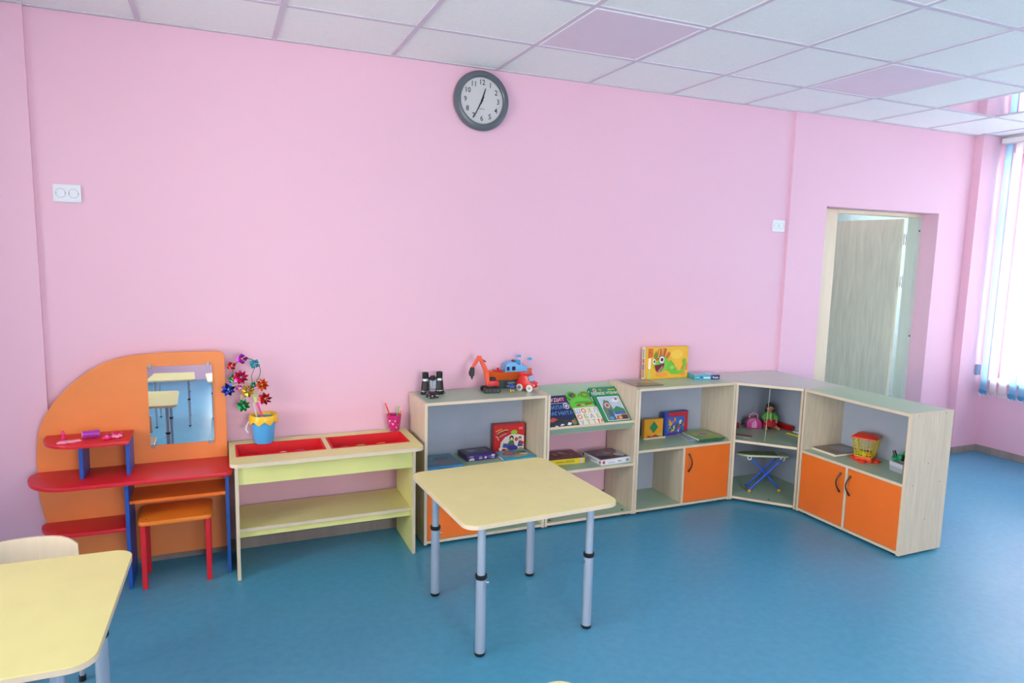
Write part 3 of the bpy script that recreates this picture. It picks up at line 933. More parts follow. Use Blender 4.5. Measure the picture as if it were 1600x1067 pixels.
# --- inside the first cabinet
W, H_ = .196, .172
item('toy_box', 'red boxed set with children on its cover, standing in the first cabinet', 'box', (.098, -.070, SH), math.radians(-4), W, .045, H_, (196, 26, 34), stand=True,
     front=[('r', .004, .004, W-.004, H_-.012, (206, 28, 36)),
            ('p', [(.05,.004),(.04,.03),(.045,.06),(.07,.09),(.11,.108),(.16,.105),(W-.004,.095),(W-.004,.004)], (226, 222, 218)),
            ('s', [(.012,.128),(.03,.137),(.05,.142)], .004, (245, 205, 60)), ('s', [(.02,.110),(.04,.122),(.065,.130),(.085,.132)], .012, (90, 24, 26)), ('s', [(.02,.113),(.04,.126),(.065,.134),(.088,.137)], .004, (240, 225, 120)),
            ('s', [(.035,.092),(.055,.104),(.075,.110)], .010, (80, 20, 24)), ('s', [(.035,.094),(.055,.106),(.078,.113)], .003, (244, 240, 226)),
            ('s', [(.012,.10),(.022,.095),(.03,.075)], .004, (246, 222, 150)),
            ('d', .128, .120, .021, .014, (150, 196, 40)), ('r', .158, .136, .182, .15, (230, 120, 120)),
            ('d', .112, .084, .014, .017, (34, 22, 24)), ('d', .112, .078, .009, .011, (236, 190, 160)), ('p', [(.075,.03),(.10,.07),(.125,.07),(.135,.03)], (74, 120, 70)),
            ('d', .166, .080, .010, .012, (60, 34, 24)), ('d', .166, .075, .007, .009, (236, 190, 160)), ('p', [(.15,.03),(.158,.066),(.176,.066),(.186,.03)], (52, 74, 150)),
            ('d', .142, .076, .011, .012, (206, 60, 44)), ('p', [(.055,.03),(.06,.055),(.09,.05),(.12,.034),(.12,.02)], (52, 86, 160)),
            ('d', .118, .022, .034, .02, (64, 44, 150)), ('d', .178, .052, .012, .011, (190, 40, 44)), ('d', .045, .02, .014, .012, (240, 236, 232)), ('d', .062, .014, .012, .008, (200, 40, 44)), ('d', .17, .014, .018, .011, (150, 170, 50)), ('d', .085, .012, .011, .008, (222, 190, 60))])
item('toy_box', 'flat purple boxed game lying at the back of the first cabinet', 'box', (-.125, -.13, SH), math.radians(4), .186, .135, .036, (58, 44, 84), edge=(64, 56, 80),
     top=[('r', .006, .006, .18, .129, (72, 62, 92)), ('r', .03, .05, .155, .112, (112, 112, 130)), ('d', .06, .082, .02, .018, (146, 140, 160)), ('d', .12, .08, .025, .016, (84, 76, 110)), ('s', [(.02,.02),(.10,.03),(.17,.022)], .012, (86, 52, 120))],
     front=[('r', .002, .002, .184, .034, (74, 44, 140)), ('p', [(.012,.004),(.02,.016),(.04,.018),(.05,.008),(.044,.003)], (230, 220, 196)), ('r', .016,.024,.04,.028,(190,180,214)), ('r', .076, .008, .098, .016, (206, 200, 226)), ('r', .078, .02, .096, .024, (180, 172, 210)), ('d', .118, .014, .009, .008, (220, 214, 232)), ('r', .134, .008, .150, .024, (120, 100, 180)), ('r', .154, .016, .176, .028, (226, 222, 240)), ('r', .154, .006, .176, .012, (206, 200, 226))])
item('picture_book', 'blue picture book lying at the left of the first cabinet', 'book', (-.372, -.178, SH), math.radians(2), .208, .225, .018, (74, 128, 176), kind='book', edge=(70, 150, 206),
     top=[('r', .004, .004, .204, .221, (98, 134, 160)), ('r', .004, .004, .204, .05, (80, 120, 150)), ('r', .07, .05, .19, .11, (140, 118, 118)), ('d', .12, .14, .05, .03, (86, 110, 140)), ('d', .06, .16, .03, .02, (120, 150, 160)), ('s', [(.03,.2),(.1,.19),(.18,.2)], .014, (110, 150, 186))],
     front=[('r', .0, .0, .208, .018, (66, 150, 210)), ('r', .06, .006, .15, .011, (40, 96, 160))])
item('picture_book', 'flat picture book with bright cover in front of the red boxed set', 'book', (.092, -.178, SH), math.radians(3), .206, .150, .013, (60, 150, 200), kind='book', edge=(56, 164, 216),
     top=[('r', .012, .003, .203, .147, (120, 170, 196)), ('p', [(.02,.07),(.06,.12),(.10,.12),(.12,.08),(.08,.05)], (176, 72, 64)), ('d', .075, .09, .03, .02, (206, 130, 90)), ('p', [(.06,.004),(.10,.03),(.15,.02),(.16,.004)], (196, 206, 90)), ('d', .15, .075, .035, .035, (140, 130, 70)), ('d', .155, .05, .03, .018, (220, 226, 220)), ('d', .17, .09, .016, .012, (70, 60, 70)), ('d', .115, .04, .02, .012, (214, 150, 60)), ('r', .13, .118, .19, .14, (150, 200, 220))])
# --- books on the sloping board of the display case
def on_slope(name, label, cat, x0, x1, s0, s1, th, off, color, shapes, outline=None, left=None, kind='book'):
    Mw = Matrix.Translation(c2.location) @ SLM @ Matrix.Translation((x0 - .229, s0, off))
    t = thing(name, label, cat)
    t.matrix_world = Mw
    t.location = Mw.translation; t.rotation_euler = Mw.to_euler()
    W, H = x1 - x0, s1 - s0
    c = plain(color, .35)
    if outline:
        b = B(c); b.prism(outline, 0, th); build('cover', b, t, .001)
    else:
        b = B(c); b.box(0, W, 0, H, th - .002, th); b.box(0, W, 0, H, 0, .002); b.box(0, .002, 0, H, 0, th); build('cover', b, t)
        b = B(PAGES); b.box(.002, W - .002, .002, H - .002, .002, th - .002); build('pages', b, t)
    printed('cover_print', t, Matrix.Translation((0, 0, th)), shapes)
    if left: printed('spine_print', t, Matrix.Translation((0, H, 0)) @ Matrix.Rotation(-PI/2, 4, 'Z') @ Matrix.Rotation(PI/2, 4, 'X'), left)
    return t
W, H_ = .208, .252
on_slope('picture_book', 'dark blue science book about magnets at the left of the sloping board', 'book', .252, .252 + W, .0015, .0015 + H_, .014, .0005, (26, 26, 70),
    [('r', .003, .003, W-.003, H_-.003, (32, 34, 84)), ('r', .003, .196, W-.003, H_-.003, (38, 28, 92)), ('t', 'ЭРУДИТ', .118, .216, .037, 1.0, (196, 40, 60)), ('t', 'ЭРУДИТ', .117, .217, .035, .98, (240, 214, 214)),
     ('r', .01, .189, W-.01, .192, (220, 214, 226)), ('t', 'СИЛА', .104, .158, .038, 1.0, (70, 160, 226)), ('t', 'МАГНИТА', .120, .112, .037, .98, (70, 160, 226)),
     ('d', .182, .166, .021, .023, (226, 226, 236)), ('d', .182, .166, .016, .017, (60, 60, 120)), ('d', .182, .166, .009, .010, (226, 226, 236)),
     ('p', [(.003,.003),(.003,.09),(.05,.088),(.12,.07),(.205,.05),(.205,.003)], (40, 52, 58)), ('p', [(.02,.06),(.06,.085),(.09,.07),(.05,.05)], (196, 70, 50)), ('p', [(.17,.05),(.205,.07),(.205,.03),(.18,.02)], (60, 150, 90)), ('d', .19, .045, .012, .01, (206, 70, 50)),
     ('p', [(.045,.012),(.06,.026),(.075,.020),(.066,.012)], (232, 232, 236)), ('p', [(.085,.022),(.10,.034),(.12,.030),(.104,.020)], (232, 232, 236)), ('p', [(.135,.024),(.15,.042),(.17,.036),(.156,.02)], (232, 232, 236))])
# frog-shaped board book
cx, cy = .086, .085
ol = []
for k in range(40):
    a_ = 2*PI*k/40 - PI/2
    r_ = 1.0
    x = .086*math.cos(a_); y = .078*math.sin(a_)
    ol.append((cx + x, cy + y))
frog = on_slope('frog_book', 'green frog-shaped board book between the books on the sloping board', 'book', .462, .634, .080, .270, .012, .0005, (90, 196, 50),
    [('d', cx, cy, .080, .070, (104, 206, 60)), ('p', [(.03,.105),(.06,.118),(.13,.118),(.17,.108),(.13,.10),(.07,.10)], (70, 170, 44)), ('p', [(.035,.085),(.06,.096),(.10,.098),(.16,.104),(.165,.094),(.11,.088),(.06,.08)], (150, 60, 56)), ('r', .075, .086, .105, .094, (206, 206, 130)),
     ('p', [(.03,.068),(.10,.075),(.165,.085),(.16,.066),(.10,.062)], (176, 210, 110)), ('p', [(.09,.052),(.165,.066),(.17,.056),(.10,.044)], (226, 200, 50)), ('p', [(.08,.03),(.165,.052),(.168,.038),(.10,.02)], (210, 56, 40))], outline=ol)
for ex, ec in ((.042, (70, 60, 90)), (.130, (170, 150, 60))):
    b = B(plain((90, 196, 50), .35)); b.T = Matrix.Translation((ex, .168, 0)); b.prism([(.036*math.cos(2*PI*k/20), .030*math.sin(2*PI*k/20)) for k in range(20)], .0005, .0125)
    b.T = b.T @ Matrix.Translation((0, 0, .0125)); ink(b, [('d', 0, 0, .026, .020, (60, 130, 40)), ('d', .002, 0, .019, .014, ec), ('d', .008, -.004, .010, .007, (190, 90, 60) if ex < .1 else (120, 190, 60))])
    build('eye', b, frog, smooth=False)
W, H_ = .170, .138
L_ = [('r', .002, .002, W-.002, H_-.002, (236, 226, 206))]
rowsL = [('ШОХЛ', .110, [(90, 176, 214), (196, 56, 60), (120, 186, 120), (120, 170, 226)]), ('ОБАЕ', .066, [(206, 70, 56), (110, 176, 90), (130, 150, 220), (120, 196, 120)]), ('УТТМ', .022, [(90, 180, 220), (130, 180, 130), (150, 190, 150), (214, 50, 50)])]
for word, yy, cs in rowsL:
    for k, (chr_, cc) in enumerate(zip(word, cs)): L_.append(('t', chr_,   .022 + k*.042, yy, .045, 1.0, cc))
on_slope('alphabet_book', 'small cream book covered with coloured letters on the sloping board', 'book', .464, .464 + W, .0015, .0015 + H_, .008, .0175, (232, 222, 200), L_)
W, H_ = .190, .286
on_slope('reading_book', 'large green reading book at the right end of the sloping board', 'book', .634, .634 + W, .0015, .0015 + H_, .028, .0005, (24, 136, 84),
    [('r', .002, .002, W-.002, H_-.002, (28, 142, 88)), ('d', .034, .262, .012, .014, (226, 220, 226)), ('d', .034, .262, .007, .009, (196, 40, 50)), ('d', .074, .262, .011, .011, (150, 170, 50)), ('d', .104, .262, .011, .011, (120, 90, 150)), ('r', .128, .256, .180, .264, (206, 206, 60)),
     ('t', 'ПЕРВОЕ ЧТЕНИЕ', .100, .232, .0285, .86, (244, 246, 244)),
     ('r', .026, .016, .180, .206, (240, 244, 246)), ('r', .030, .020, .176, .202, (186, 204, 222)), ('p', [(.030,.11),(.06,.18),(.09,.17),(.10,.10),(.08,.02),(.03,.02)], (96, 130, 110)), ('d', .07, .135, .018, .020, (226, 200, 190)), ('d', .07, .135, .011, .012, (196, 60, 66)), ('p', [(.045,.02),(.06,.10),(.085,.10),(.09,.02)], (60, 96, 120)),
     ('d', .14, .17, .03, .014, (226, 232, 240)), ('d', .15, .18, .008, .008, (150, 44, 50)), ('p', [(.095,.10),(.13,.125),(.176,.10),(.176,.085),(.10,.08)], (60, 140, 90)), ('r', .095, .06, .176, .086, (60, 110, 170)), ('p', [(.09,.02),(.10,.05),(.13,.05),(.14,.02)], (190, 90, 60)), ('p', [(.13,.02),(.135,.06),(.176,.06),(.176,.02)], (96, 50, 66)), ('s', [(.135,.06),(.16,.055),(.176,.06)], .006, (226, 170, 60)), ('d', .06, .035, .014, .012, (80, 160, 206)), ('d', .12, .034, .012, .009, (226, 190, 120))],
    left=[('r', .002, .002, .284, .026, (28, 142, 88)), ('d', .02, .012, .008, .008, (220, 230, 224)), ('r', .06, .006, .10, .020, (226, 236, 230)), ('r', .13, .008, .16, .018, (150, 210, 180))])
# --- shelf of the display case
SH2 = .3412
item('game_box', 'flat game box with yellow edge and brown cover in the open bookcase', 'box', (.402, -.135, SH2), math.radians(-2), .294, .180, .034, (150, 84, 64), edge=(216, 196, 40),
     top=[('r', .003, .003, .291, .177, (124, 66, 60)), ('r', .02, .10, .25, .16, (90, 44, 44))] + blobs(.03, .03, .27, .15, 12, [(150, 90, 70), (100, 50, 50), (176, 120, 90), (84, 40, 46)], .012, .03, 3),
     front=[('r', 0, 0, .294, .034, (226, 208, 44)), ('r', .10, .012, .155, .022, (206, 150, 40)), ('r', .16, .010, .225, .026, (190, 170, 50)), ('r', .262, .004, .280, .030, (206, 170, 190))])
item('game_box', 'flat white-edged game box with photo cover in the open bookcase', 'box', (.712, -.208, SH2), math.radians(4), .214, .205, .032, (226, 224, 230), edge=(214, 212, 220),
     top=[('r', .002, .012, .212, .203, (90, 76, 86)), ('p', [(.02,.10),(.10,.19),(.20,.19),(.20,.10),(.12,.06)], (126, 112, 120)), ('p', [(.012,.02),(.10,.035),(.09,.07),(.02,.08)], (60, 36, 60)), ('d', .12, .12, .03, .02, (170, 150, 150)), ('d', .07, .15, .03, .018, (110, 90, 120)), ('d', .17, .07, .025, .03, (206, 206, 214)), ('p', [(.17,.02),(.21,.05),(.21,.15),(.19,.12)], (190, 196, 206)), ('d', .12, .055, .02, .014, (150, 90, 60)), ('d', .15, .15, .02, .014, (140, 80, 90))],
     front=[('r', 0, 0, .214, .032, (232, 232, 238)), ('r', .008, .008, .026, .026, (190, 60, 70)), ('r', .05, .008, .10, .014, (190, 190, 200)), ('r', .12, .010, .15, .020, (170, 176, 190)), ('r', .182, .006, .206, .024, (120, 150, 180))],
     left=[('r', 0, 0, .205, .032, (226, 226, 232)), ('d', .19, .014, .007, .009, (140, 70, 60)), ('r', .05, .01, .15, .02, (176, 176, 190)), ('r', .0, .008, .012, .026, (40, 40, 46))])
# --- on top of the third cabinet
TZC = CZ1 + .0003
W, H_ = .334, .212
item('puzzle_box', 'yellow box with a green lizard printed on it standing against the wall', 'box', (1.232, -.062, TZC), 0, W, .050, H_, (238, 184, 50), stand=True, lean=math.radians(-1.5),
     front=[('r', .003, .003, W-.003, H_-.003, (240, 184, 48)), ('d', .24, .16, .05, .03, (246, 200, 70)), ('p', [(.27,.06),(.30,.10),(W-.003,.10),(W-.003,.05)], (236, 140, 60)), ('d', .12, .03, .05, .018, (238, 160, 60)), ('d', .29, .03, .02, .015, (230, 150, 60)),
            ('p', [(.012,.14),(.012,.205),(.05,.205),(.05,.15)], (214, 110, 40)), ('t', '7+', .026, .175, .03, .7, (200, 60, 40)), ('r', .014, .07, .034, .14, (248, 240, 216)), ('r', .012, .01, .034, .06, (190, 206, 110)),
            ('p', [(.075,.12),(.09,.20),(.115,.205),(.12,.14)], (210, 96, 44)), ('p', [(.11,.14),(.13,.206),(.158,.20),(.14,.14)], (196, 80, 40)), ('p', [(.14,.14),(.17,.18),(.19,.17),(.16,.12)], (206, 110, 44)), ('p', [(.065,.12),(.055,.16),(.075,.19),(.09,.15)], (120, 140, 50)),
            ('s', [(.09,.14),(.10,.20)], .004, (240, 220, 110)), ('s', [(.12,.15),(.135,.20)], .004, (240, 220, 110)),
            ('p', [(.16,.06),(.17,.11),(.19,.125),(.215,.10),(.235,.06),(.26,.048),(.285,.055),(.295,.09),(.285,.12),(.30,.135),(.315,.12),(.312,.08),(.30,.045),(.26,.028),(.20,.03)], (112, 190, 60)),
            ('d', .130, .10, .042, .050, (120, 196, 60)), ('p', [(.055,.10),(.06,.115),(.15,.12),(.165,.09),(.15,.055),(.10,.045),(.07,.06)], (126, 200, 66)),
            ('p', [(.062,.092),(.14,.105),(.135,.075),(.11,.052),(.085,.046),(.072,.06)], (110, 30, 40)), ('p', [(.085,.052),(.13,.092),(.128,.075),(.10,.05)], (214, 120, 170)),
            ('d', .058, .118, .012, .018, (240, 236, 226)), ('d', .060, .118, .006, .010, (40, 24, 24)), ('d', .118, .128, .026, .028, (90, 160, 90)), ('d', .118, .128, .020, .022, (246, 244, 240)), ('d', .119, .129, .012, .013, (130, 36, 60)), ('d', .119, .130, .006, .007, (24, 12, 16)),
            ('s', [(.215,.05),(.24,.07)], .004, (80, 160, 50)), ('d', .20, .075, .018, .012, (150, 214, 90))],
     left=[('r', 0, 0, .035, H_, (236, 232, 226)), ('r', .006, .14, .026, .20, (150, 190, 150)), ('r', .006, .105, .028, .135, (196, 110, 90)), ('r', .006, .06, .028, .10, (130, 130, 110)), ('r', .006, .01, .028, .058, (200, 150, 70))])
item('puzzle_box', 'flat turquoise and navy puzzle box on top of the third cabinet', 'box', (1.487, -.135, TZC), math.radians(-12), .180, .125, .030, (74, 176, 196), edge=(60, 160, 186),
     top=[('r', .003, .003, .177, .122, (150, 190, 214)), ('d', .05, .08, .03, .02, (214, 120, 170)), ('p', [(.08,.03),(.14,.10),(.17,.09),(.16,.03)], (176, 170, 214)), ('d', .13, .06, .022, .016, (232, 226, 240))],
     front=[('r', 0, 0, .180, .030, (64, 176, 200)), ('r', .118, 0, .180, .030, (44, 40, 110)), ('t', 'Puzzle', .152, .014, .020, .8, (240, 240, 248)), ('r', .122, .012, .130, .022, (196, 60, 90)), ('r', .066, .008, .112, .018, (226, 240, 244)), ('d', .024, .016, .014, .008, (40, 90, 150)), ('r', .014, .013, .034, .019, (226, 240, 244)), ('d', .05, .016, .009, .008, (50, 100, 160))])
item('brochure', 'thin olive brochure lying flat beside the lizard puzzle box', 'brochure', (.972, -.178, TZC), math.radians(-3), .196, .205, .004, (150, 140, 120), kind='book',
     top=[('r', .003, .003, .193, .202, (160, 150, 138)), ('p', [(.003,.003),(.193,.003),(.12,.09),(.05,.10)], (140, 128, 100)), ('d', .13, .12, .04, .04, (176, 166, 110)), ('d', .05, .15, .03, .03, (170, 150, 150))])
# --- inside the third cabinet
W, H_ = .150, .130
t = item('game_box', 'orange box with a green diamond in the third cabinet', 'box', (1.122, -.106, SH), math.radians(1), W, .030, H_, (226, 160, 40), stand=True,
     front=[('r', .003, .003, W-.003, H_-.003, (230, 164, 44)), ('p', [(.075,.035),(.110,.075),(.075,.118),(.040,.075)], (40, 140, 90)), ('p', [(.02,.006),(.03,.022),(.06,.014),(.09,.026),(.12,.012),(.13,.006)], (176, 56, 44)), ('r', .10, .020, .14, .034, (206, 190, 70))])
b = B(plain((228, 220, 196), .5)); b.box(-W/2 - .01, W/2 + .012, -.034, -.016, 0, .010); build('tray_edge', b, t, .003)
W, H_ = .205, .160
item('puzzle_box', 'blue and red picture puzzle box standing in the third cabinet', 'box', (1.322, -.072, SH), math.radians(5), W, .040, H_, (46, 70, 160), stand=True,
     front=[('r', .002, .002, W-.002, H_-.002, (44, 80, 176)), ('p', [(.03,H_-.004),(W-.003,H_-.004),(W-.003,.02),(W-.03,.02),(W-.03,H_-.03),(.04,H_-.03)], (206, 40, 48)), ('r', .02, .02, W-.032, H_-.034, (66, 110, 196)), ('r', .02, .004, W-.05, .02, (96, 60, 160))] +
           blobs(.03, .02, W-.034, H_-.036, 26, [(230, 200, 60), (214, 60, 60), (230, 226, 226), (50, 130, 80), (200, 110, 180), (36, 30, 60), (236, 150, 60)], .006, .015, 11))
item('picture_book', 'blue-grey book lying under the green book in the third cabinet', 'book', (1.415, -.172, SH), math.radians(-12), .190, .200, .010, (130, 160, 196), kind='book', top=[('r', .003, .003, .187, .197, (150, 170, 200))])
item('picture_book', 'green illustrated book on top of the pile in the third cabinet', 'book', (1.452, -.215, SH + .0104), math.radians(-4), .196, .205, .012, (60, 140, 90), kind='book', edge=(24, 110, 90),
     top=[('r', .003, .003, .193, .202, (150, 176, 90)), ('r', .06, .08, .16, .17, (190, 170, 150)), ('d', .11, .12, .03, .02, (150, 130, 120)), ('d', .03, .04, .02, .02, (110, 160, 70)), ('d', .04, .12, .018, .03, (190, 200, 110)), ('d', .15, .03, .03, .014, (120, 166, 80)), ('d', .02, .015, .012, .010, (226, 230, 220)), ('d', .02, .015, .008, .006, (90, 140, 90))])
# --- in the two-door cabinet
item('picture_book', 'flat brown book at the left of the two-door cabinet', 'book', (2.068, -.762, SH), math.radians(-91), .185, .245, .016, (126, 110, 100), kind='book', edge=(232, 224, 206),
     top=[('r', .003, .003, .182, .242, (136, 120, 108)), ('p', [(.02,.10),(.06,.20),(.16,.21),(.17,.10)], (140, 146, 160)), ('d', .05, .04, .03, .025, (156, 120, 90)), ('d', .13, .05, .03, .02, (120, 100, 90))])
# ================================================================ toys
def rz(a_): return Matrix.Rotation(a_, 4, 'Z')
# --- bucket with pinwheel bouquet on the play table
bk_ = thing('toy_bucket', 'sky blue toy bucket with yellow scalloped rim on the play table', 'bucket', (-1.297, -.088, TZ + .0003))
SKYB = mat((84, 184, 250), .3, amt=.02, name='sky_blue_plastic'); YEL = mat((246, 196, 30), .3, amt=.02, name='yellow_plastic')
b = B(SKYB); b.lathe([(0, 0), (.046, 0), (.049, .004), (.061, .134), (.057, .134), (.045, .008), (0, .006)], 32); build('bucket_body', b, bk_)
b = B(YEL); n = 48
prof_hi = [(.056, .132), (.060, .147), (.067, .149), (.071, .141)]
rings = []
for r_, z_ in prof_hi: rings.append([b.v((r_*math.cos(2*PI*k/n), r_*math.sin(2*PI*k/n), z_)) for k in range(n)])
rings.append([b.v((.072*math.cos(2*PI*k/n), .072*math.sin(2*PI*k/n), .110 + .009*math.cos(8*2*PI*k/n))) for k in range(n)])
rings.append([b.v((.067*math.cos(2*PI*k/n), .067*math.sin(2*PI*k/n), .110 + .009*math.cos(8*2*PI*k/n))) for k in range(n)])
for r0_, r1_ in zip(rings, rings[1:] + rings[:1]):
    for k in range(n): b.f([r0_[k], r0_[(k+1) % n], r1_[(k+1) % n], r1_[k]])
build('scalloped_rim', b, bk_)
b = B(WHITE); b.tube([(-.067, 0, .122), (-.082, -.012, .098), (-.088, -.02, .078), (-.076, -.03, .062), (-.06, -.062, .046), (-.02, -.080, .050), (.03, -.078, .056), (.062, -.054, .070), (.072, -.02, .095), (.073, 0, .108)][:4], .0028, 7); build('bucket_handle', b, bk_)
pw = thing('pinwheel_bouquet', 'bouquet of shiny foil pinwheels standing in the blue bucket', 'pinwheels', (-1.285, -.088, TZ + .008))
def foil(c): return mat(c, .18, .75, amt=.12, scale=40, name='foil_%02x%02x%02x' % c)
def P_(x, z, y=-.09): return Vector((x + 1.285, y + .088, z - (TZ + .008)))
b = B(plain((240, 96, 160), .35)); b.tube([(-.002, 0, 0), P_(-1.303, .735), P_(-1.330, .822)], .006, 8); build('stem', b, pw)
b = B(plain((236, 232, 226), .35)); b.tube([(-.020, .004, .0), P_(-1.330, .74, -.085), P_(-1.345, .81, -.085)], .004, 7); build('stem', b, pw)
PALE = plain((214, 226, 150), .4); GRN = plain((60, 120, 100), .4)
b = B(PALE); b.tube([P_(-1.330, .815), P_(-1.336, .845)], .010, 10); build('arm_hub', b, pw)
arms = [[(-1.334, .84), (-1.36, .885), (-1.41, .915), (-1.45, .905), (-1.464, .893)], [(-1.334, .84), (-1.372, .862), (-1.398, .862), (-1.402, .83), (-1.395, .806)],
        [(-1.334, .84), (-1.315, .872), (-1.295, .865), (-1.288, .84)], [(-1.334, .84), (-1.345, .90), (-1.33, .925), (-1.305, .93), (-1.300, .91)], [(-1.334, .84), (-1.36, .87), (-1.37, .88)], [(-1.334, .84), (-1.345, .90), (-1.375, .935), (-1.402, .95)]]
for a_ in arms:
    b = B(PALE); b.tube([P_(x, z) for x, z in a_], .0030, 7); build('arm', b, pw)
b = B(GRN); c0 = (-1.372, .975); pts = [P_(c0[0] + .066*math.cos(t), c0[1] + .068*math.sin(t), -.08) for t in [(-.35 + k/24*1.72)*PI for k in range(25)]]
b.tube(pts, .0022, 6)
b.tube([P_(-1.345, .87, -.082), P_(-1.340, .91, -.08), P_(-1.318, .93, -.08)], .0022, 6); b.tube([P_(-1.336, .84, -.082), P_(-1.350, .95, -.075), P_(-1.330, 1.0, -.078)], .0018, 6)
build('wire_loop', b, pw)
wheels = [(-1.393, 1.046, .026, (176, 44, 176), (226, 130, 220), 4), (-1.333, 1.018, .026, (70, 190, 206), (214, 236, 240), 4), (-1.443, 1.012, .022, (206, 36, 60), (226, 220, 226), 4), (-1.402, .953, .036, (196, 20, 60), (226, 30, 120), 9), (-1.442, .946, .022, (40, 120, 76), (60, 160, 110), 5),
          (-1.462, .893, .033, (30, 30, 140), (60, 100, 206), 8), (-1.302, .908, .032, (206, 60, 24), (236, 110, 40), 9), (-1.372, .881, .035, (206, 150, 30), (236, 196, 60), 9), (-1.288, .836, .034, (150, 14, 28), (206, 40, 50), 8), (-1.394, .806, .032, (20, 120, 56), (40, 176, 90), 8), (-1.412, .897, .016, (226, 90, 200), (236, 160, 226), 4), (-1.342, .905, .016, (60, 150, 130), (120, 190, 170), 5)]
for i_, (x, z, r_, ca, cb, np_) in enumerate(wheels):
    b = B(); r_ *= 1.12
    c = P_(x, z, -.108 if r_ > .03 else -.096)
    tilt = Matrix.Rotation(random.uniform(-.35, .35), 4, 'X') @ Matrix.Rotation(random.uniform(-.35, .35), 4, 'Z')
    for k in range(np_):
        an = 2*PI*k/np_ + i_
        b.use(foil(ca) if k % 2 == 0 or np_ < 6 else foil(cb))
        b.T = Matrix.Translation(c) @ tilt @ Matrix.Rotation(PI/2, 4, 'X') @ Matrix.Rotation(an, 4, 'Z')
        wd = 1.25*PI/np_ * r_ * .55
        p0 = b.v((.002, 0, .001)); p1 = b.v((r_*.55, -wd, .004)); p2 = b.v((r_*.62, wd*.9, .012)); p3 = b.v((r_, wd*.2, .003)); p4 = b.v((r_*.3, wd*.5, .009))
        b.f([p0, p1, p4]); b.f([p1, p2, p4]); b.f([p1, p3, p2])
    o = build('pinwheel', b, pw, smooth=False)
    b = B(foil((120, 190, 226) if i_ % 2 else (226, 190, 90))); b.ell(tuple(c + Vector((0, -.009, 0))), (.005, .004, .005), 8, 5); build('pinwheel_hub', b, o)
# --- cup with pencils
cp = thing('pencil_cup', 'small pink cup with flower pattern on the play table', 'cup', (-.605, -.072, TZ + .0034))
PK = mat((206, 40, 130), .3, amt=.05, name='magenta_plastic')
b = B(PK); b.lathe([(0, 0), (.028, 0), (.030, .003), (.040, .074), (.0415, .090), (.038, .090), (.036, .074), (.027, .006), (0, .005)], 28); build('cup_body', b, cp)
b = B(); R_ = random.Random(5)
for k in range(64):
    an = R_.uniform(0, 2*PI); z = R_.uniform(.010, .064); rr = .0305 + (.040 - .0305)*z/.074
    b.T = rz(an) @ Matrix.Translation((rr, 0, z)) @ Matrix.Rotation(PI/2, 4, 'Y')
    b.use(plain(R_.choice([(240, 226, 190), (240, 160, 60), (60, 90, 170), (230, 230, 240), (240, 120, 170), (120, 40, 110)]), .4)); s_ = R_.uniform(.002, .0042)
    b.prism([(s_*math.cos(2*PI*j/6), s_*math.sin(2*PI*j/6)) for j in range(6)], -.0004, .0008)
o = build('flower_pattern', b, cp, smooth=False); o['kind'] = 'stuff'
def pencil(label, c, p0, p1, r_=.0042):
    p0 = Vector(p0); p1 = Vector(p1)
    t = thing('pencil', label, 'pencil', p0, group='pencils in the pink cup')
    d = p1 - p0
    b = B(plain(c, .35)); b.tube([(0, 0, 0), d*.86], r_, 6); build('barrel', b, t)
    b = B(plain(tuple(min(255, v + 20) for v in c), .35)); b.tube([d*.86, d*.97, d], [r_*1.02, r_*1.02, r_*.6], 6); build('pencil_end', b, t)
pencil('red pencil leaning left in the pink cup', (226, 70, 50), (-.600, -.074, TZ + .010), (-.655, -.070, .762))
pencil('green pencil in the pink cup', (110, 186, 96), (-.600, -.066, TZ + .010), (-.573, -.060, .735))
pencil('orange-red pencil at the right rim of the pink cup', (226, 84, 50), (-.596, -.080, TZ + .010), (-.571, -.092, .716))
# --- bits in the trays
def bit(label, c, x, y, kind):
    z0 = TZ - .0555
    b = B(plain(c, .4))
    if kind == 'star': pl = [((.022 if k % 2 == 0 else .011)*math.cos(PI*k/5), (.022 if k % 2 == 0 else .011)*math.sin(PI*k/5)) for k in range(10)]
    elif kind == 'fish': pl = [(-.034, .012), (-.022, .004), (0, .014), (.022, .008), (.03, 0), (.022, -.008), (0, -.014), (-.022, -.004), (-.034, -.012)]
    else: pl = [(.03*math.cos(2*PI*k/12), .017*math.sin(2*PI*k/12)*(1 + .2*(k % 2))) for k in range(12)]
    b.T = Matrix.Translation((x, y, z0)) @ rz(.3)
    b.prism(pl, 0, .017)
    o = build('sand_mould', b, None, .003); tag(o, label, 'sand toy', 'sand moulds in the trays')
bit('white sand mould in the left red tray', (236, 226, 226), -1.208, -.170, 'star')
bit('pink sand mould in the left red tray', (206, 60, 110), -1.128, -.168, 'flower')
bit('dark green sand mould in the right red tray', (70, 120, 50), -.905, -.175, 'fish')
bit('light green sand mould in the right red tray', (150, 190, 90), -.812, -.172, 'flower')
bit('orange sand mould in the right red tray', (240, 110, 50), -.700, -.165, 'flower')
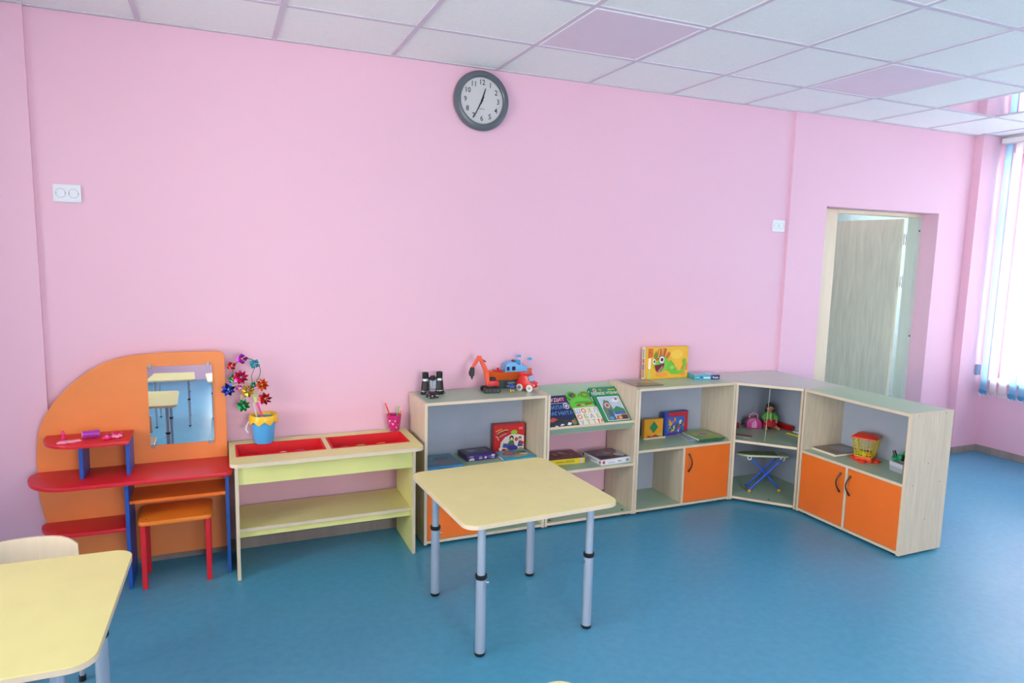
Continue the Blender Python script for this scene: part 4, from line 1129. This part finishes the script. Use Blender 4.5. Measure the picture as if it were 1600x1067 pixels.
# --- hairdressing toys on the upper shelf of the dressing table
US = .7132
def on_shelf(name, label, cat, loc, b, rotz=0, bevel=0):
    o = build(name, b, None, bevel); o.location = loc; o.rotation_euler = (0, 0, rotz); return tag(o, label, cat)
HP = mat((240, 40, 130), .3, amt=.04, name='hot_pink_plastic'); LP = mat((246, 150, 190), .3, amt=.03, name='light_pink_plastic'); PUR = mat((180, 60, 190), .35, amt=.05, name='purple_plastic')
b = B(HP); b.lathe([(0, 0), (.010, 0), (.010, .020), (.0055, .023), (.0055, .034), (.003, .040), (0, .042)], 16); on_shelf('toy_lipstick', 'upright hot pink toy lipstick on the upper shelf', 'toy', (-2.165, -.175, US), b)
b = B(LP); pl = [(-.045, -.006), (-.040, -.018), (-.025, -.015), (-.015, -.022), (0, -.014), (.018, -.018), (.03, -.008), (.05, 0), (.052, .010), (.03, .012), (.01, .010), (-.02, .016), (-.04, .010)]
b.prism(pl, 0, .006); b.use(mat((226, 200, 206), .2, .5, name='pearl_pink')); b.prism([(x*.85, y*.8) for x, y in pl], .0055, .009); on_shelf('toy_hand_mirror', 'pale pink butterfly-shaped toy hand mirror on the upper shelf', 'toy', (-2.135, -.240, US), b, .15, .0012)
t = thing('hair_roller', 'purple toy hair roller lying on the upper shelf', 'toy', (-2.055, -.175, US), rotz=.10)
b = B(PUR); b.tube([(-.034, 0, .0165), (.034, 0, .0165)], .0135, 16); build('roller_core', b, t)
for k in range(9):
    b = B(PUR)
    an = 2*PI*k/9
    for j in range(7):
        x = -.030 + j*.010; b.T = Matrix.Translation((x, 0, .0165)) @ Matrix.Rotation(an, 4, 'X'); b.box(-.003, .003, -.0022, .0022, .012, .0163)
    o = build('bristle_row', b, t)
b = B(LP); b.tube([(-.037, 0, .0165), (-.034, 0, .0165)], .0145, 16); build('end_cap', b, t)
def flower(name, label, loc, c, ctr, r_):
    b = B(c)
    for k in range(5):
        an = 2*PI*k/5; b.ell((r_*.6*math.cos(an), r_*.6*math.sin(an), r_*.35), (r_*.5, r_*.5, r_*.35), 10, 6)
    b.use(ctr); b.ell((0, 0, r_*.5), r_*.42, 10, 6)
    on_shelf(name, label, 'toy', loc, b)
flower('hair_clip', 'hot pink flower hair clip at the front of the upper shelf', (-1.985, -.232, US), HP, LP, .020)
flower('hair_clip', 'light pink flower hair clip on the upper shelf beside the corner', (-1.948, -.215, US), LP, HP, .022)
flower('hair_clip', 'small magenta hair clip beside the purple roller', (-1.992, -.160, US), PK, HP, .012)
b = B(HP); b.tube([(.020*math.cos(2*PI*k/16), .020*math.sin(2*PI*k/16), .005) for k in range(16)], .0042, 6, closed=True); on_shelf('toy_bracelet', 'pink toy bead bracelet lying on the upper shelf', 'toy', (-1.955, -.150, US), b)

# --- toys on the first cabinet
bn = thing('binoculars', 'black and silver toy binoculars standing upright on the first cabinet', 'binoculars', (-.392, -.105, TZC))
SILV = mat((206, 210, 218), .22, .7, name='silver_plastic')
for s in (-1, 1):
    x = s*.042
    b = B(BLACK); b.lathe([(0, .0), (.0245, 0), (.0255, .012), (.0250, .018)], 22, c=(x, 0, 0)); b.lathe([(.0248, .0225), (.0240, .03), (.0190, .078)], 22, c=(x, 0, 0)); b.lathe([(.0178, .090), (.0185, .092), (.0185, .124), (.015, .126), (.013, .118), (0, .118)], 22, c=(x*.98, 0, 0)); build('barrel', b, bn)
    b = B(SILV); b.lathe([(.0252, .0178), (.0252, .0230)], 22, c=(x, 0, 0)); build('silver_ring', b, bn)
    b = B(SILV); b.lathe([(.0192, .0775), (.0185, .0905)], 22, c=(x, 0, 0)); build('silver_ring', b, bn)
b = B(SILV); b.box(-.022, .022, -.008, .010, .026, .082); b.cyl((-.010, -.006, .026), (-.010, -.006, .082), .008, n=12); build('bridge', b, bn, .003)
b = B(BLACK); b.cyl((0, -.006, .078), (0, -.006, .106), .0135, n=16); b.box(-.026, .026, -.004, .006, .08, .096); build('focus_wheel', b, bn, .002)
b = B(BLACK); b.tube([(.046, .012, .03), (.060, -.012, .022), (.066, -.03, .006), (.050, -.040, .003), (.02, -.042, .0025), (-.005, -.034, .0025)], .0018, 6); build('neck_strap', b, bn)

CARB = mat((40, 26, 34), .15, amt=.05, coat=.6, name='black_car_paint')
def toy_car(name, label, loc, rotz_, L2, W2_, H2, paint, glass, wheelm, wr, group=None, side_glass=True):
    """little car pointing along local -y"""
    t = thing(name, label, 'toy car', loc, rotz_, group)
    b = B(paint)
    pr = [(-L2, .25*H2), (-L2, .48*H2), (-.55*L2, .58*H2), (-.30*L2, .98*H2), (.45*L2, H2), (.80*L2, .62*H2), (L2, .56*H2), (L2, .25*H2), (.7*L2, .16*H2), (-.7*L2, .16*H2)]
    b.prism(pr, -W2_, W2_, 'x'); build('car_body', b, t, .0025, 2)
    b = B(glass)
    b.prism([(-.52*L2, .60*H2), (-.31*L2, .93*H2), (-.30*L2 + .001, .93*H2), (-.50*L2, .60*H2)], -W2_*.82, W2_*.82, 'x')
    for s in (-1, 1) if side_glass else ():
        b.T = Matrix.Identity(4); xx = s*W2_
        b.prism([(-.40*L2, .62*H2), (-.24*L2, .90*H2), (.36*L2, .92*H2), (.58*L2, .64*H2)], min(xx, xx + s*.0006), max(xx, xx + s*.0006), 'x')
    b.T = Matrix.Translation((0, -.0012, .0012)); b.prism([(-.53*L2, .61*H2), (-.32*L2, .93*H2), (-.31*L2, .93*H2), (-.51*L2, .61*H2)], -W2_*.8, W2_*.8, 'x')
    build('windscreen', b, t)
    for sx in (-1, 1):
        for sy in (-.58, .58):
            b = B(wheelm); b.cyl((sx*(W2_ - .002), sy*L2, wr), (sx*(W2_ + .004), sy*L2, wr), wr, n=16); wo = build('wheel', b, t, .001)
            b = B(SILV); b.cyl((sx*(W2_ + .004), sy*L2, wr), (sx*(W2_ + .005), sy*L2, wr), wr*.5, n=12); build('wheel_hub', b, wo)
    for s in (-1, 1):
        b = B(plain((236, 226, 226), .2)); b.ell((s*W2_*.68, -L2, .40*H2), (W2_*.18, .002, .08*H2), 10, 6); build('headlight', b, t)
    return t
toy_car('toy_car', 'tiny black toy car in front of the binoculars', (-.424, -.205, TZC), math.radians(12), .034, .023, .036, CARB, plain((60, 50, 66), .1), BLACK, .0085)

ex = thing('toy_excavator', 'toy excavator with raised red-orange arm and black tracks', 'toy excavator', (-.030, -.152, TZC), rotz=math.radians(-8))
EXR = mat((206, 40, 44), .35, amt=.04, name='excavator_red'); EXO = mat((238, 82, 50), .35, amt=.04, name='excavator_orange')
for s in (-1, 1):
    b = B(BLACK)
    yc = s*.034
    pl = [(-.062 - .014*math.sin(PI*k/8), .015 - .015*math.cos(PI*k/8)) for k in range(9)] + [(.014 + .014*math.sin(PI*k/8), .015 + .015*math.cos(PI*k/8)) for k in range(9)]
    b.prism(pl, yc - .014, yc + .014, 'y'); tr = build('track', b, ex)
    for x in (-.058, -.035, -.012, .010):
        b = B(plain((60, 60, 64), .4)); b.cyl((x, yc - .0142, .015), (x, yc - .0158, .015), .009, n=12); build('track_wheel', b, tr)
b = B(plain((50, 46, 50), .5)); b.box(-.055, .008, -.022, .022, .012, .032); b.cyl((-.024, 0, .03), (-.024, 0, .038), .026, n=18); build('turntable', b, ex)
b = B(EXR); b.prism([(-.052, .038), (.018, .038), (.022, .052), (.018, .064), (-.022, .068), (-.044, .060)], -.030, .030, 'y'); build('house', b, ex, .004, 2)
b = B(plain((30, 26, 30), .3)); b.box(-.028, .008, .000, .024, .064, .084); build('cab', b, ex, .004)
def beam(name, pts, w0, w1, h0, h1, m, y):
    b = B(m); p, q = Vector(pts[0]), Vector(pts[1]); d = (q - p); nrm = Vector((-d.z, 0, d.x)).normalized()
    pl = [p + nrm*h0, q + nrm*h1, q - nrm*h1, p - nrm*h0]
    b.prism([(v.x, v.z) for v in pl], y - w0, y + w0, 'y'); return build(name, b, ex, .002)
beam('boom', [(-.044, 0, .045), (-.056, 0, .125)], .009, .009, .011, .013, EXO, -.020)
beam('boom', [(-.054, 0, .118), (-.098, 0, .212)], .009, .009, .013, .010, EXO, -.020)
beam('stick', [(-.096, 0, .214), (-.138, 0, .148)], .008, .008, .011, .008, EXO, -.020)
b = B(BLACK); b.tube([(-.044, -.020, .075), (-.068, -.020, .165)], .004, 8); build('hydraulic_ram', b, ex)
b = B(BLACK); b.tube([(-.060, -.020, .18), (-.09, -.020, .20)], .004, 8); build('hydraulic_ram', b, ex)
b = B(BLACK); b.prism([(-.128, .152), (-.148, .150), (-.158, .118), (-.154, .100), (-.146, .094), (-.140, .078), (-.135, .096), (-.128, .104), (-.126, .130)], -.033, -.007, 'y'); build('bucket_claw', b, ex, .002)

bt = thing('toy_boat', 'orange toy boat with light blue cabin behind the red truck', 'toy boat', (.102, -.055, TZC), rotz=math.radians(1))
HUL = mat((236, 104, 40), .35, amt=.05, name='boat_orange'); CAB = mat((116, 186, 240), .35, amt=.03, name='boat_light_blue'); DK_ = mat((66, 92, 90), .4, amt=.05, name='boat_dark_green')
b = B(HUL)
sec = []
for k in range(13):
    u_ = k/12*2 - 1
    hw_ = .042*(1 - abs(u_)**3.2*.92); zt = .098 + .014*abs(u_)**2.5; x = .150*u_
    zb = .045 + .02*abs(u_)**3
    sec.append([b.v((x, -hw_, zt)), b.v((x, -hw_*.75, (zt+zb)/2)), b.v((x*.96, -hw_*.45, zb)), b.v((x*.96, hw_*.45, zb)), b.v((x, hw_*.75, (zt+zb)/2)), b.v((x, hw_, zt))])
for s0, s1 in zip(sec, sec[1:]):
    for j in range(5): b.f([s0[j], s0[j+1], s1[j+1], s1[j]])
    b.f([s0[0], s1[0], s1[5], s0[5]])
b.f(sec[0]); b.f(sec[-1][::-1]); build('hull', b, bt)
b = B(DK_); b.prism(rrect(-.075, .085, -.026, .026, .02), 0, .050); build('keel_stand', b, bt, .004)
b = B(EXR); b.box(-.10, -.05, -.022, .022, .100, .110); b.cyl((-.078, -.01, .108), (-.078, -.01, .125), .008, n=12); build('bow_deck', b, bt, .002)
b = B(CAB); b.prism([(-.040, .098), (-.030, .146), (-.012, .156), (.030, .156), (.042, .140), (.100, .132), (.108, .098)], -.034, .034, 'y'); cb_ = build('cabin', b, bt, .004, 2)
for x0_, x1_ in ((-.030, -.014), (.004, .026)):
    b = B(plain((44, 50, 80), .2)); b.prism(rrect(x0_, x1_, .108, .132, .004), -.0352, -.0338, 'y'); build('cabin_window', b, cb_)
b = B(plain((120, 50, 40), .4)); b.box(.018, .026, -.01, .01, .15, .168); build('funnel', b, bt, .002)
b = B(mat((50, 150, 206), .35, name='boat_blue')); b.box(.036, .066, -.02, .02, .134, .166); build('bridge_box', b, bt, .003)
for x_, z0_, z1_ in ((.052, .16, .196), (.126, .10, .176)):
    b = B(plain((150, 200, 230), .4)); b.cyl((x_, 0, z0_), (x_, 0, z1_), .0016, n=6); b.use(plain((70, 170, 226), .4)); b.box(x_ - .004, x_ + .024, -.0012, .0012, z1_ - .016, z1_); build('flag', b, bt)
b = B(SILV); b.tube([(.036, -.03, .134), (.036, -.03, .15), (.075, -.03, .15), (.075, -.03, .134)], .0014, 6); build('deck_rail', b, bt)

tk = toy_car('toy_truck', 'red toy truck with white wheels beside the boat', (.172, -.172, TZC), math.radians(38), .056, .037, .094, mat((216, 26, 30), .28, amt=.03, name='truck_red'), plain((140, 190, 226), .15), mat((232, 228, 226), .4, name='white_wheel'), .021, side_glass=False)
b = B(mat((216, 26, 30), .28, amt=.03, name='truck_red')); b.box(-.030, .030, -.016, .046, .090, .104); build('roof_box', b, tk, .004)

pn = thing('toy_plane', 'small blue toy plane with yellow feet between excavator and red truck', 'toy plane', (.062, -.186, TZC), rotz=math.radians(8))
PB = mat((44, 84, 170), .35, amt=.05, name='plane_blue')
b = B(PB); b.ell((0, 0, .030), (.015, .026, .017), 16, 10); b.ell((0, -.022, .027), (.010, .008, .010), 12, 8); build('fuselage', b, pn)
for s in (-1, 1):
    b = B(plain((96, 130, 190), .4)); b.prism([(s*.010, -.008), (s*.030, -.002), (s*.030, .008), (s*.010, .012)], .032, .036); build('wing', b, pn, .001)
    b = B(YEL); b.cyl((s*.009, -.010, .002), (s*.007, -.006, .018), .0035, n=8); b.ell((s*.009, -.012, .0035), (.006, .008, .0035), 10, 6); build('foot', b, pn)
b = B(plain((110, 120, 140), .4)); b.prism(rrect(-.022, .022, -.010, .012, .006), .050, .056); b.cyl((0, 0, .044), (0, 0, .052), .006, n=10); build('top_wing', b, pn, .001)
b = B(plain((60, 60, 80), .4)); b.box(-.026, .026, -.0315, -.0295, .026, .029); build('propeller', b, pn)

# --- corner cabinet
S4 = .4203
dl = thing('doll', 'doll with green jacket and red skirt sitting in the corner cabinet', 'doll', (2.075, -.165, S4), rotz=math.radians(-28))
SKIN = mat((206, 140, 110), .5, amt=.03, name='doll_skin')
b = B(SKIN)
b.ell((0, .004, .145), (.026, .025, .028)); b.tube([(0, .004, .08), (0, .004, .13)], [.018, .010], 10); b.ell((0, .006, .060), (.026, .022, .045))
for s in (-1, 1):
    b.tube([(s*.014, 0, .018), (s*.034, -.035, .018), (s*.042, -.075, .013)], [.015, .013, .010], 10); b.ell((s*.043, -.082, .014), (.010, .012, .013))
    b.tube([(s*.020, .004, .105), (s*.042, -.004, .080), (s*.040, -.026, .056)], [.010, .009, .007], 10); b.ell((s*.038, -.032, .050), .009)
b.ell((0, -.022, .142), (.004, .004, .004))
for s in (-1, 1): b.ell((s*.026, .004, .144), (.005, .006, .008))
voxel('doll_body', b, .0042, dl)
b = B(mat((70, 60, 36), .6, amt=.2, scale=60, name='doll_hair')); b.ell((0, .010, .152), (.031, .029, .030)); b.ell((-.026, .012, .128), (.010, .012, .022)); b.ell((.026, .012, .128), (.010, .012, .022)); b.ell((0, .024, .135), (.024, .014, .030))
voxel('hair', b, .004, dl)
for s in (-1, 1):
    b = B(mat((240, 240, 240), .3, name='doll_eye_white')); b.ell((s*.010, -.0185, .148), (.0048, .003, .004), 10, 6); e_ = build('eye', b, dl)
    b = B(mat((40, 24, 20), .3, name='doll_pupil')); b.ell((s*.010, -.0212, .148), (.0026, .0014, .0028), 10, 6); build('pupil', b, e_)
b = B(mat((190, 40, 60), .4, name='doll_lips')); b.ell((0, -.0195, .130), (.006, .0028, .0024), 10, 6); build('mouth', b, dl)
b = B(mat((96, 186, 70), .6, amt=.12, scale=40, name='doll_green_jacket')); b.ell((0, .006, .086), (.031, .026, .030)); b.tube([(0, .006, .06), (0, .006, .11)], [.034, .020], 14)
for s in (-1, 1): b.tube([(s*.020, .004, .105), (s*.044, -.003, .078), (s*.043, -.018, .062)], [.0135, .014, .012], 10)
voxel('jacket', b, .004, dl)
b = B(mat((200, 36, 50), .6, amt=.10, scale=40, name='doll_red_skirt')); b.lathe([(.0, .068), (.030, .066), (.044, .045), (.054, .022), (.050, .018), (0, .020)], 22, c=(0, -.006, 0)); build('skirt', b, dl)
b = B(mat((226, 214, 190), .6, name='doll_scarf')); b.tube([(0, -.024, .108), (-.002, -.030, .080), (0, -.040, .050), (.004, -.050, .034)], [.005, .004, .004, .003], 8); build('scarf', b, dl)

ph = thing('toy_handbag', 'pink plastic toy bag beside the doll in the corner cabinet', 'toy', (1.965, -.125, S4), rotz=math.radians(-25))
b = B(mat((196, 60, 140), .35, amt=.06, name='bag_pink')); b.prism([(-.052, 0), (.052, 0), (.054, .040), (.036, .066), (.0, .078), (-.036, .070), (-.054, .045)], -.024, .024, 'y'); build('bag_body', b, ph, .006, 2)
b = B(LP); b.tube([(-.03, 0, .066), (-.026, 0, .096), (0, 0, .106), (.026, 0, .096), (.03, 0, .064)], .004, 8); build('bag_handle', b, ph)
b = B(mat((226, 150, 200), .35, name='bag_light_pink')); b.prism(rrect(-.018, .018, .006, .046, .008), -.0265, -.0238, 'y'); build('pocket', b, ph)
b = B(WHITE); b.ell((.004, -.027, .052), (.004, .003, .008), 8, 6); build('clasp', b, ph)
def slab(name, label, cat, p0, p1, w, h, c, bevel=.002, zb=S4):
    p0 = Vector(p0); p1 = Vector(p1); d = p1 - p0
    b = B(c); b.box(0, d.length, -w/2, w/2, 0, h)
    o = build(name, b, None, bevel, 2); o.location = (p0.x, p0.y, zb); o.rotation_euler = (0, 0, math.atan2(d.y, d.x)); return tag(o, label, cat)
slab('toy_case', 'long red plastic case lying right of the doll', 'toy', (2.178, -.125), (2.168, -.285), .036, .034, mat((176, 16, 26), .3, name='red_case'), .006)
slab('ruler', 'yellow plastic stick near the right side of the corner cabinet', 'stick', (2.075, -.330), (2.090, -.430), .012, .008, plain((226, 220, 40), .35))
slab('white_stick', 'white stick behind the yellow stick in the corner cabinet', 'stick', (2.150, -.315), (2.165, -.390), .012, .010, plain((226, 230, 240), .35))
slab('red_block', 'dark red block at the left of the corner cabinet shelf', 'block', (1.835, -.068), (1.872, -.085), .03, .035, plain((150, 20, 36), .4), .003)
bo = thing('booklet', 'thin brown booklet near the front of the corner cabinet shelf', 'booklet', (1.738, -.285, S4), rotz=math.radians(-52))
b = B(plain((130, 84, 64), .5)); b.box(-.05, .05, -.035, .035, .003, .0042); b.box(-.05, .05, -.035, .035, 0, .001); build('cover', b, bo)
b = B(PAGES); b.box(-.0495, .049, -.0345, .034, .001, .003); build('pages', b, bo)
b = B(); b.T = Matrix.Translation((-.05, -.035, .0042)); ink(b, [('r', .004, .046, .096, .058, (214, 190, 160)), ('r', .004, .012, .096, .018, (206, 180, 150))]); build('cover_print', b, bo, smooth=False)
b = B(mat((232, 228, 220), .6, name='white_cord'))
b.tube([(1.752, -.478, CZ1 - TH - .001), (1.750, -.476, .70), (1.748, -.474, .60), (1.746, -.472, .50), (1.744, -.470, .436)], .0010, 6)
o = build('cord', b); tag(o, 'thin white cord hanging in front of the doll', 'cord')
# --- toy ironing board on the bottom of the corner cabinet
ib = thing('toy_ironing_board', 'toy ironing board with blue crossed legs in the corner cabinet', 'ironing board', (1.888, -.335, CZ0 + .0222), rotz=math.atan2(-.418, .908))
BZ = .262
IBM = mat((206, 214, 186), .5, amt=.05, name='ironing_board_pale_green')
pl = [(-.195, 0), (-.18, -.022), (-.15, -.040), (-.10, -.052), (.10, -.055)] + [(.14, -.052), (.152, -.040), (.152, .040), (.14, .052), (.10, .055), (-.10, .052), (-.15, .040), (-.18, .022)]
b = B(IBM); b.prism(pl, BZ - .012, BZ); build('board_rim', b, ib, .003)
b = B(mat((120, 130, 96), .7, amt=.12, scale=60, name='ironing_cover')); b.prism([(x*.93 - .008 if x < .1 else .075, y*.9) for x, y in pl[:5] + pl[9:]], BZ - .002, BZ + .003); build('cloth_cover', b, ib, .001)
for k in range(6):
    b = B(plain((214, 220, 206), .4)); x = .085 + k*.011; b.tube([(x - .012, -.045, BZ + .002), (x + .012, .045, BZ + .002)], .0018, 5); build('grill_bar', b, ib)
IBL = mat((50, 96, 214), .3, amt=.04, name='blue_tube')
for y in (-.036, .040):
    b = B(IBL); b.tube([(-.100, y, .020), (.105, y, BZ - .026)], .0075, 10); build('leg', b, ib)
b = B(IBL); b.tube([(.104, -.012, .024), (-.100, -.012, BZ - .024)], .0068, 10); build('leg', b, ib)
b = B(IBL); b.tube([(-.104, -.030, .022), (-.104, .046, .022)], .009, 10); build('foot_bar', b, ib)
for (x, y) in ((-.104, -.042), (.106, -.016), (-.104, .052)):
    b = B(mat((206, 176, 40), .35, name='yellow_ball_foot')); b.ell((x, y, .0125), .0125, 12, 8); build('ball_foot', b, ib)
for (x, y) in ((-.112, -.030), (.108, -.036)):
    b = B(WHITE); b.tube([(x + .012*math.cos(2*PI*k/14), y, BZ - .024 + .012*math.sin(2*PI*k/14)) for k in range(14)], .004, 6, closed=True); build('bracket', b, ib)

# --- two-door cabinet: carousel basket, green toy
CBX, CBY = 2.070, -.955
bs = thing('toy_cage', 'yellow lattice toy cage with red lid and red base', 'toy', (CBX, CBY, SH), rotz=math.radians(24))
CR = mat((236, 62, 30), .35, amt=.04, name='cage_red'); CYL = mat((226, 206, 50), .4, amt=.04, name='cage_yellow')
b = B(CR); b.prism(rrect(-.052, .052, -.052, .052, .012), 0, .026); build('base', b, bs, .003, 2)
for (x, y) in ((-.062, -.0), (0, -.062), (.062, 0), (0, .062)):
    b = B(CR); b.lathe([(0, .0), (.022, 0), (.024, .006), (.024, .014), (.020, .014), (.018, .008), (0, .008)], 18, c=(x, y, 0)); build('round_foot', b, bs)
b = B(CR); 
zt = .142
r0_ = [b.v((s*.071, q*.071, zt)) for s, q in ((-1, -1), (1, -1), (1, 1), (-1, 1))]; r1_ = [b.v((s*.068, q*.068, zt + .008)) for s, q in ((-1, -1), (1, -1), (1, 1), (-1, 1))]; r2_ = [b.v((s*.034, q*.034, zt + .026)) for s, q in ((-1, -1), (1, -1), (1, 1), (-1, 1))]
for ra, rb in ((r0_, r1_), (r1_, r2_)):
    for k in range(4): b.f([ra[k], ra[(k+1) % 4], rb[(k+1) % 4], rb[k]])
b.f(r2_); b.f(r0_[::-1]); build('lid', b, bs, .003, 2)
def fl(u_, z, side):
    h = .044 + (.062 - .044)*(z - .026)/(zt - .026)
    x, y = u_*h, -h
    for _ in range(side): x, y = -y, x
    return (x, y, z)
for side in range(4):
    b = B(CYL)
    for k in range(7):
        u_ = -1 + k/3; r_ = .0034 if k in (0, 6) else .0014
        b.tube([fl(u_, .026, side), fl(u_, zt, side)], r_, 6)
    for k in range(1, 6):
        z = .026 + (zt - .026)*k/6; b.tube([fl(-1, z, side), fl(1, z, side)], .0013, 5)
    b.tube([fl(-1, .030, side), fl(1, .030, side)], .003, 6)
    build('lattice_panel', b, bs)
R_ = random.Random(9)
cols = [('purple', (90, 30, 130)), ('red', (200, 40, 50)), ('lime', (170, 206, 50)), ('yellow', (236, 210, 50)), ('orange', (240, 140, 40)), ('green', (60, 130, 50))]
for k, (nm, cc) in enumerate(cols):
    a_ = math.radians(24) + k*PI/3; r_ = .024
    b = B(plain(cc, .3)); b.ell((0, 0, .0155), .0155, 14, 8)
    b.use(plain(tuple(min(255, v + 30) for v in cc), .3)); b.tube([(.0156*math.cos(2*PI*j/14), .0156*math.sin(2*PI*j/14), .0155) for j in range(14)], .0014, 5, closed=True)
    o = build('toy_ball', b); o.location = (CBX + r_*math.cos(a_)*1.05, CBY + r_*math.sin(a_)*1.05, SH + .0262); tag(o, '%s toy ball inside the yellow lattice cage' % nm, 'ball', 'balls in the cage')
gt = thing('toy_gun', 'green and black plastic toy resting on a grey box in the two-door cabinet', 'toy', (2.062, -1.185, SH + .0545), rotz=math.radians(-100))
GR = mat((20, 160, 100), .35, amt=.06, name='toy_green')
b = B(GR); b.ell((-.030, 0, .018), (.026, .018, .018)); b.ell((.004, 0, .030), (.026, .018, .020)); b.ell((.036, .002, .048), (.022, .016, .028)); b.ell((.058, 0, .060), (.018, .015, .018)); voxel('toy_body', b, .0045, gt, 2)
b = B(BLACK); b.tube([(-.014, -.012, .026), (-.030, -.016, .062)], .009, 10); build('grip', b, gt)
b = B(BLACK); b.tube([(.034, -.014, .02), (.042, -.014, .056)], .008, 10); build('grip', b, gt)
b = B(BLACK); b.tube([(.05, -.012, .0085), (.07, -.004, .034)], .008, 10); build('trigger', b, gt)
gb = thing('cardboard_box', 'small grey box under the green toy in the two-door cabinet', 'box', (2.060, -1.185, SH), rotz=math.radians(-100))
b = B(plain((172, 180, 190), .5)); b.box(-.045, .05, -.022, .022, 0, .054); build('box_body', b, gb, .0015)
b = B(plain((206, 212, 222), .5)); b.box(-.046, .052, -.0228, -.0222, .03, .054); build('box_flap', b, gb)
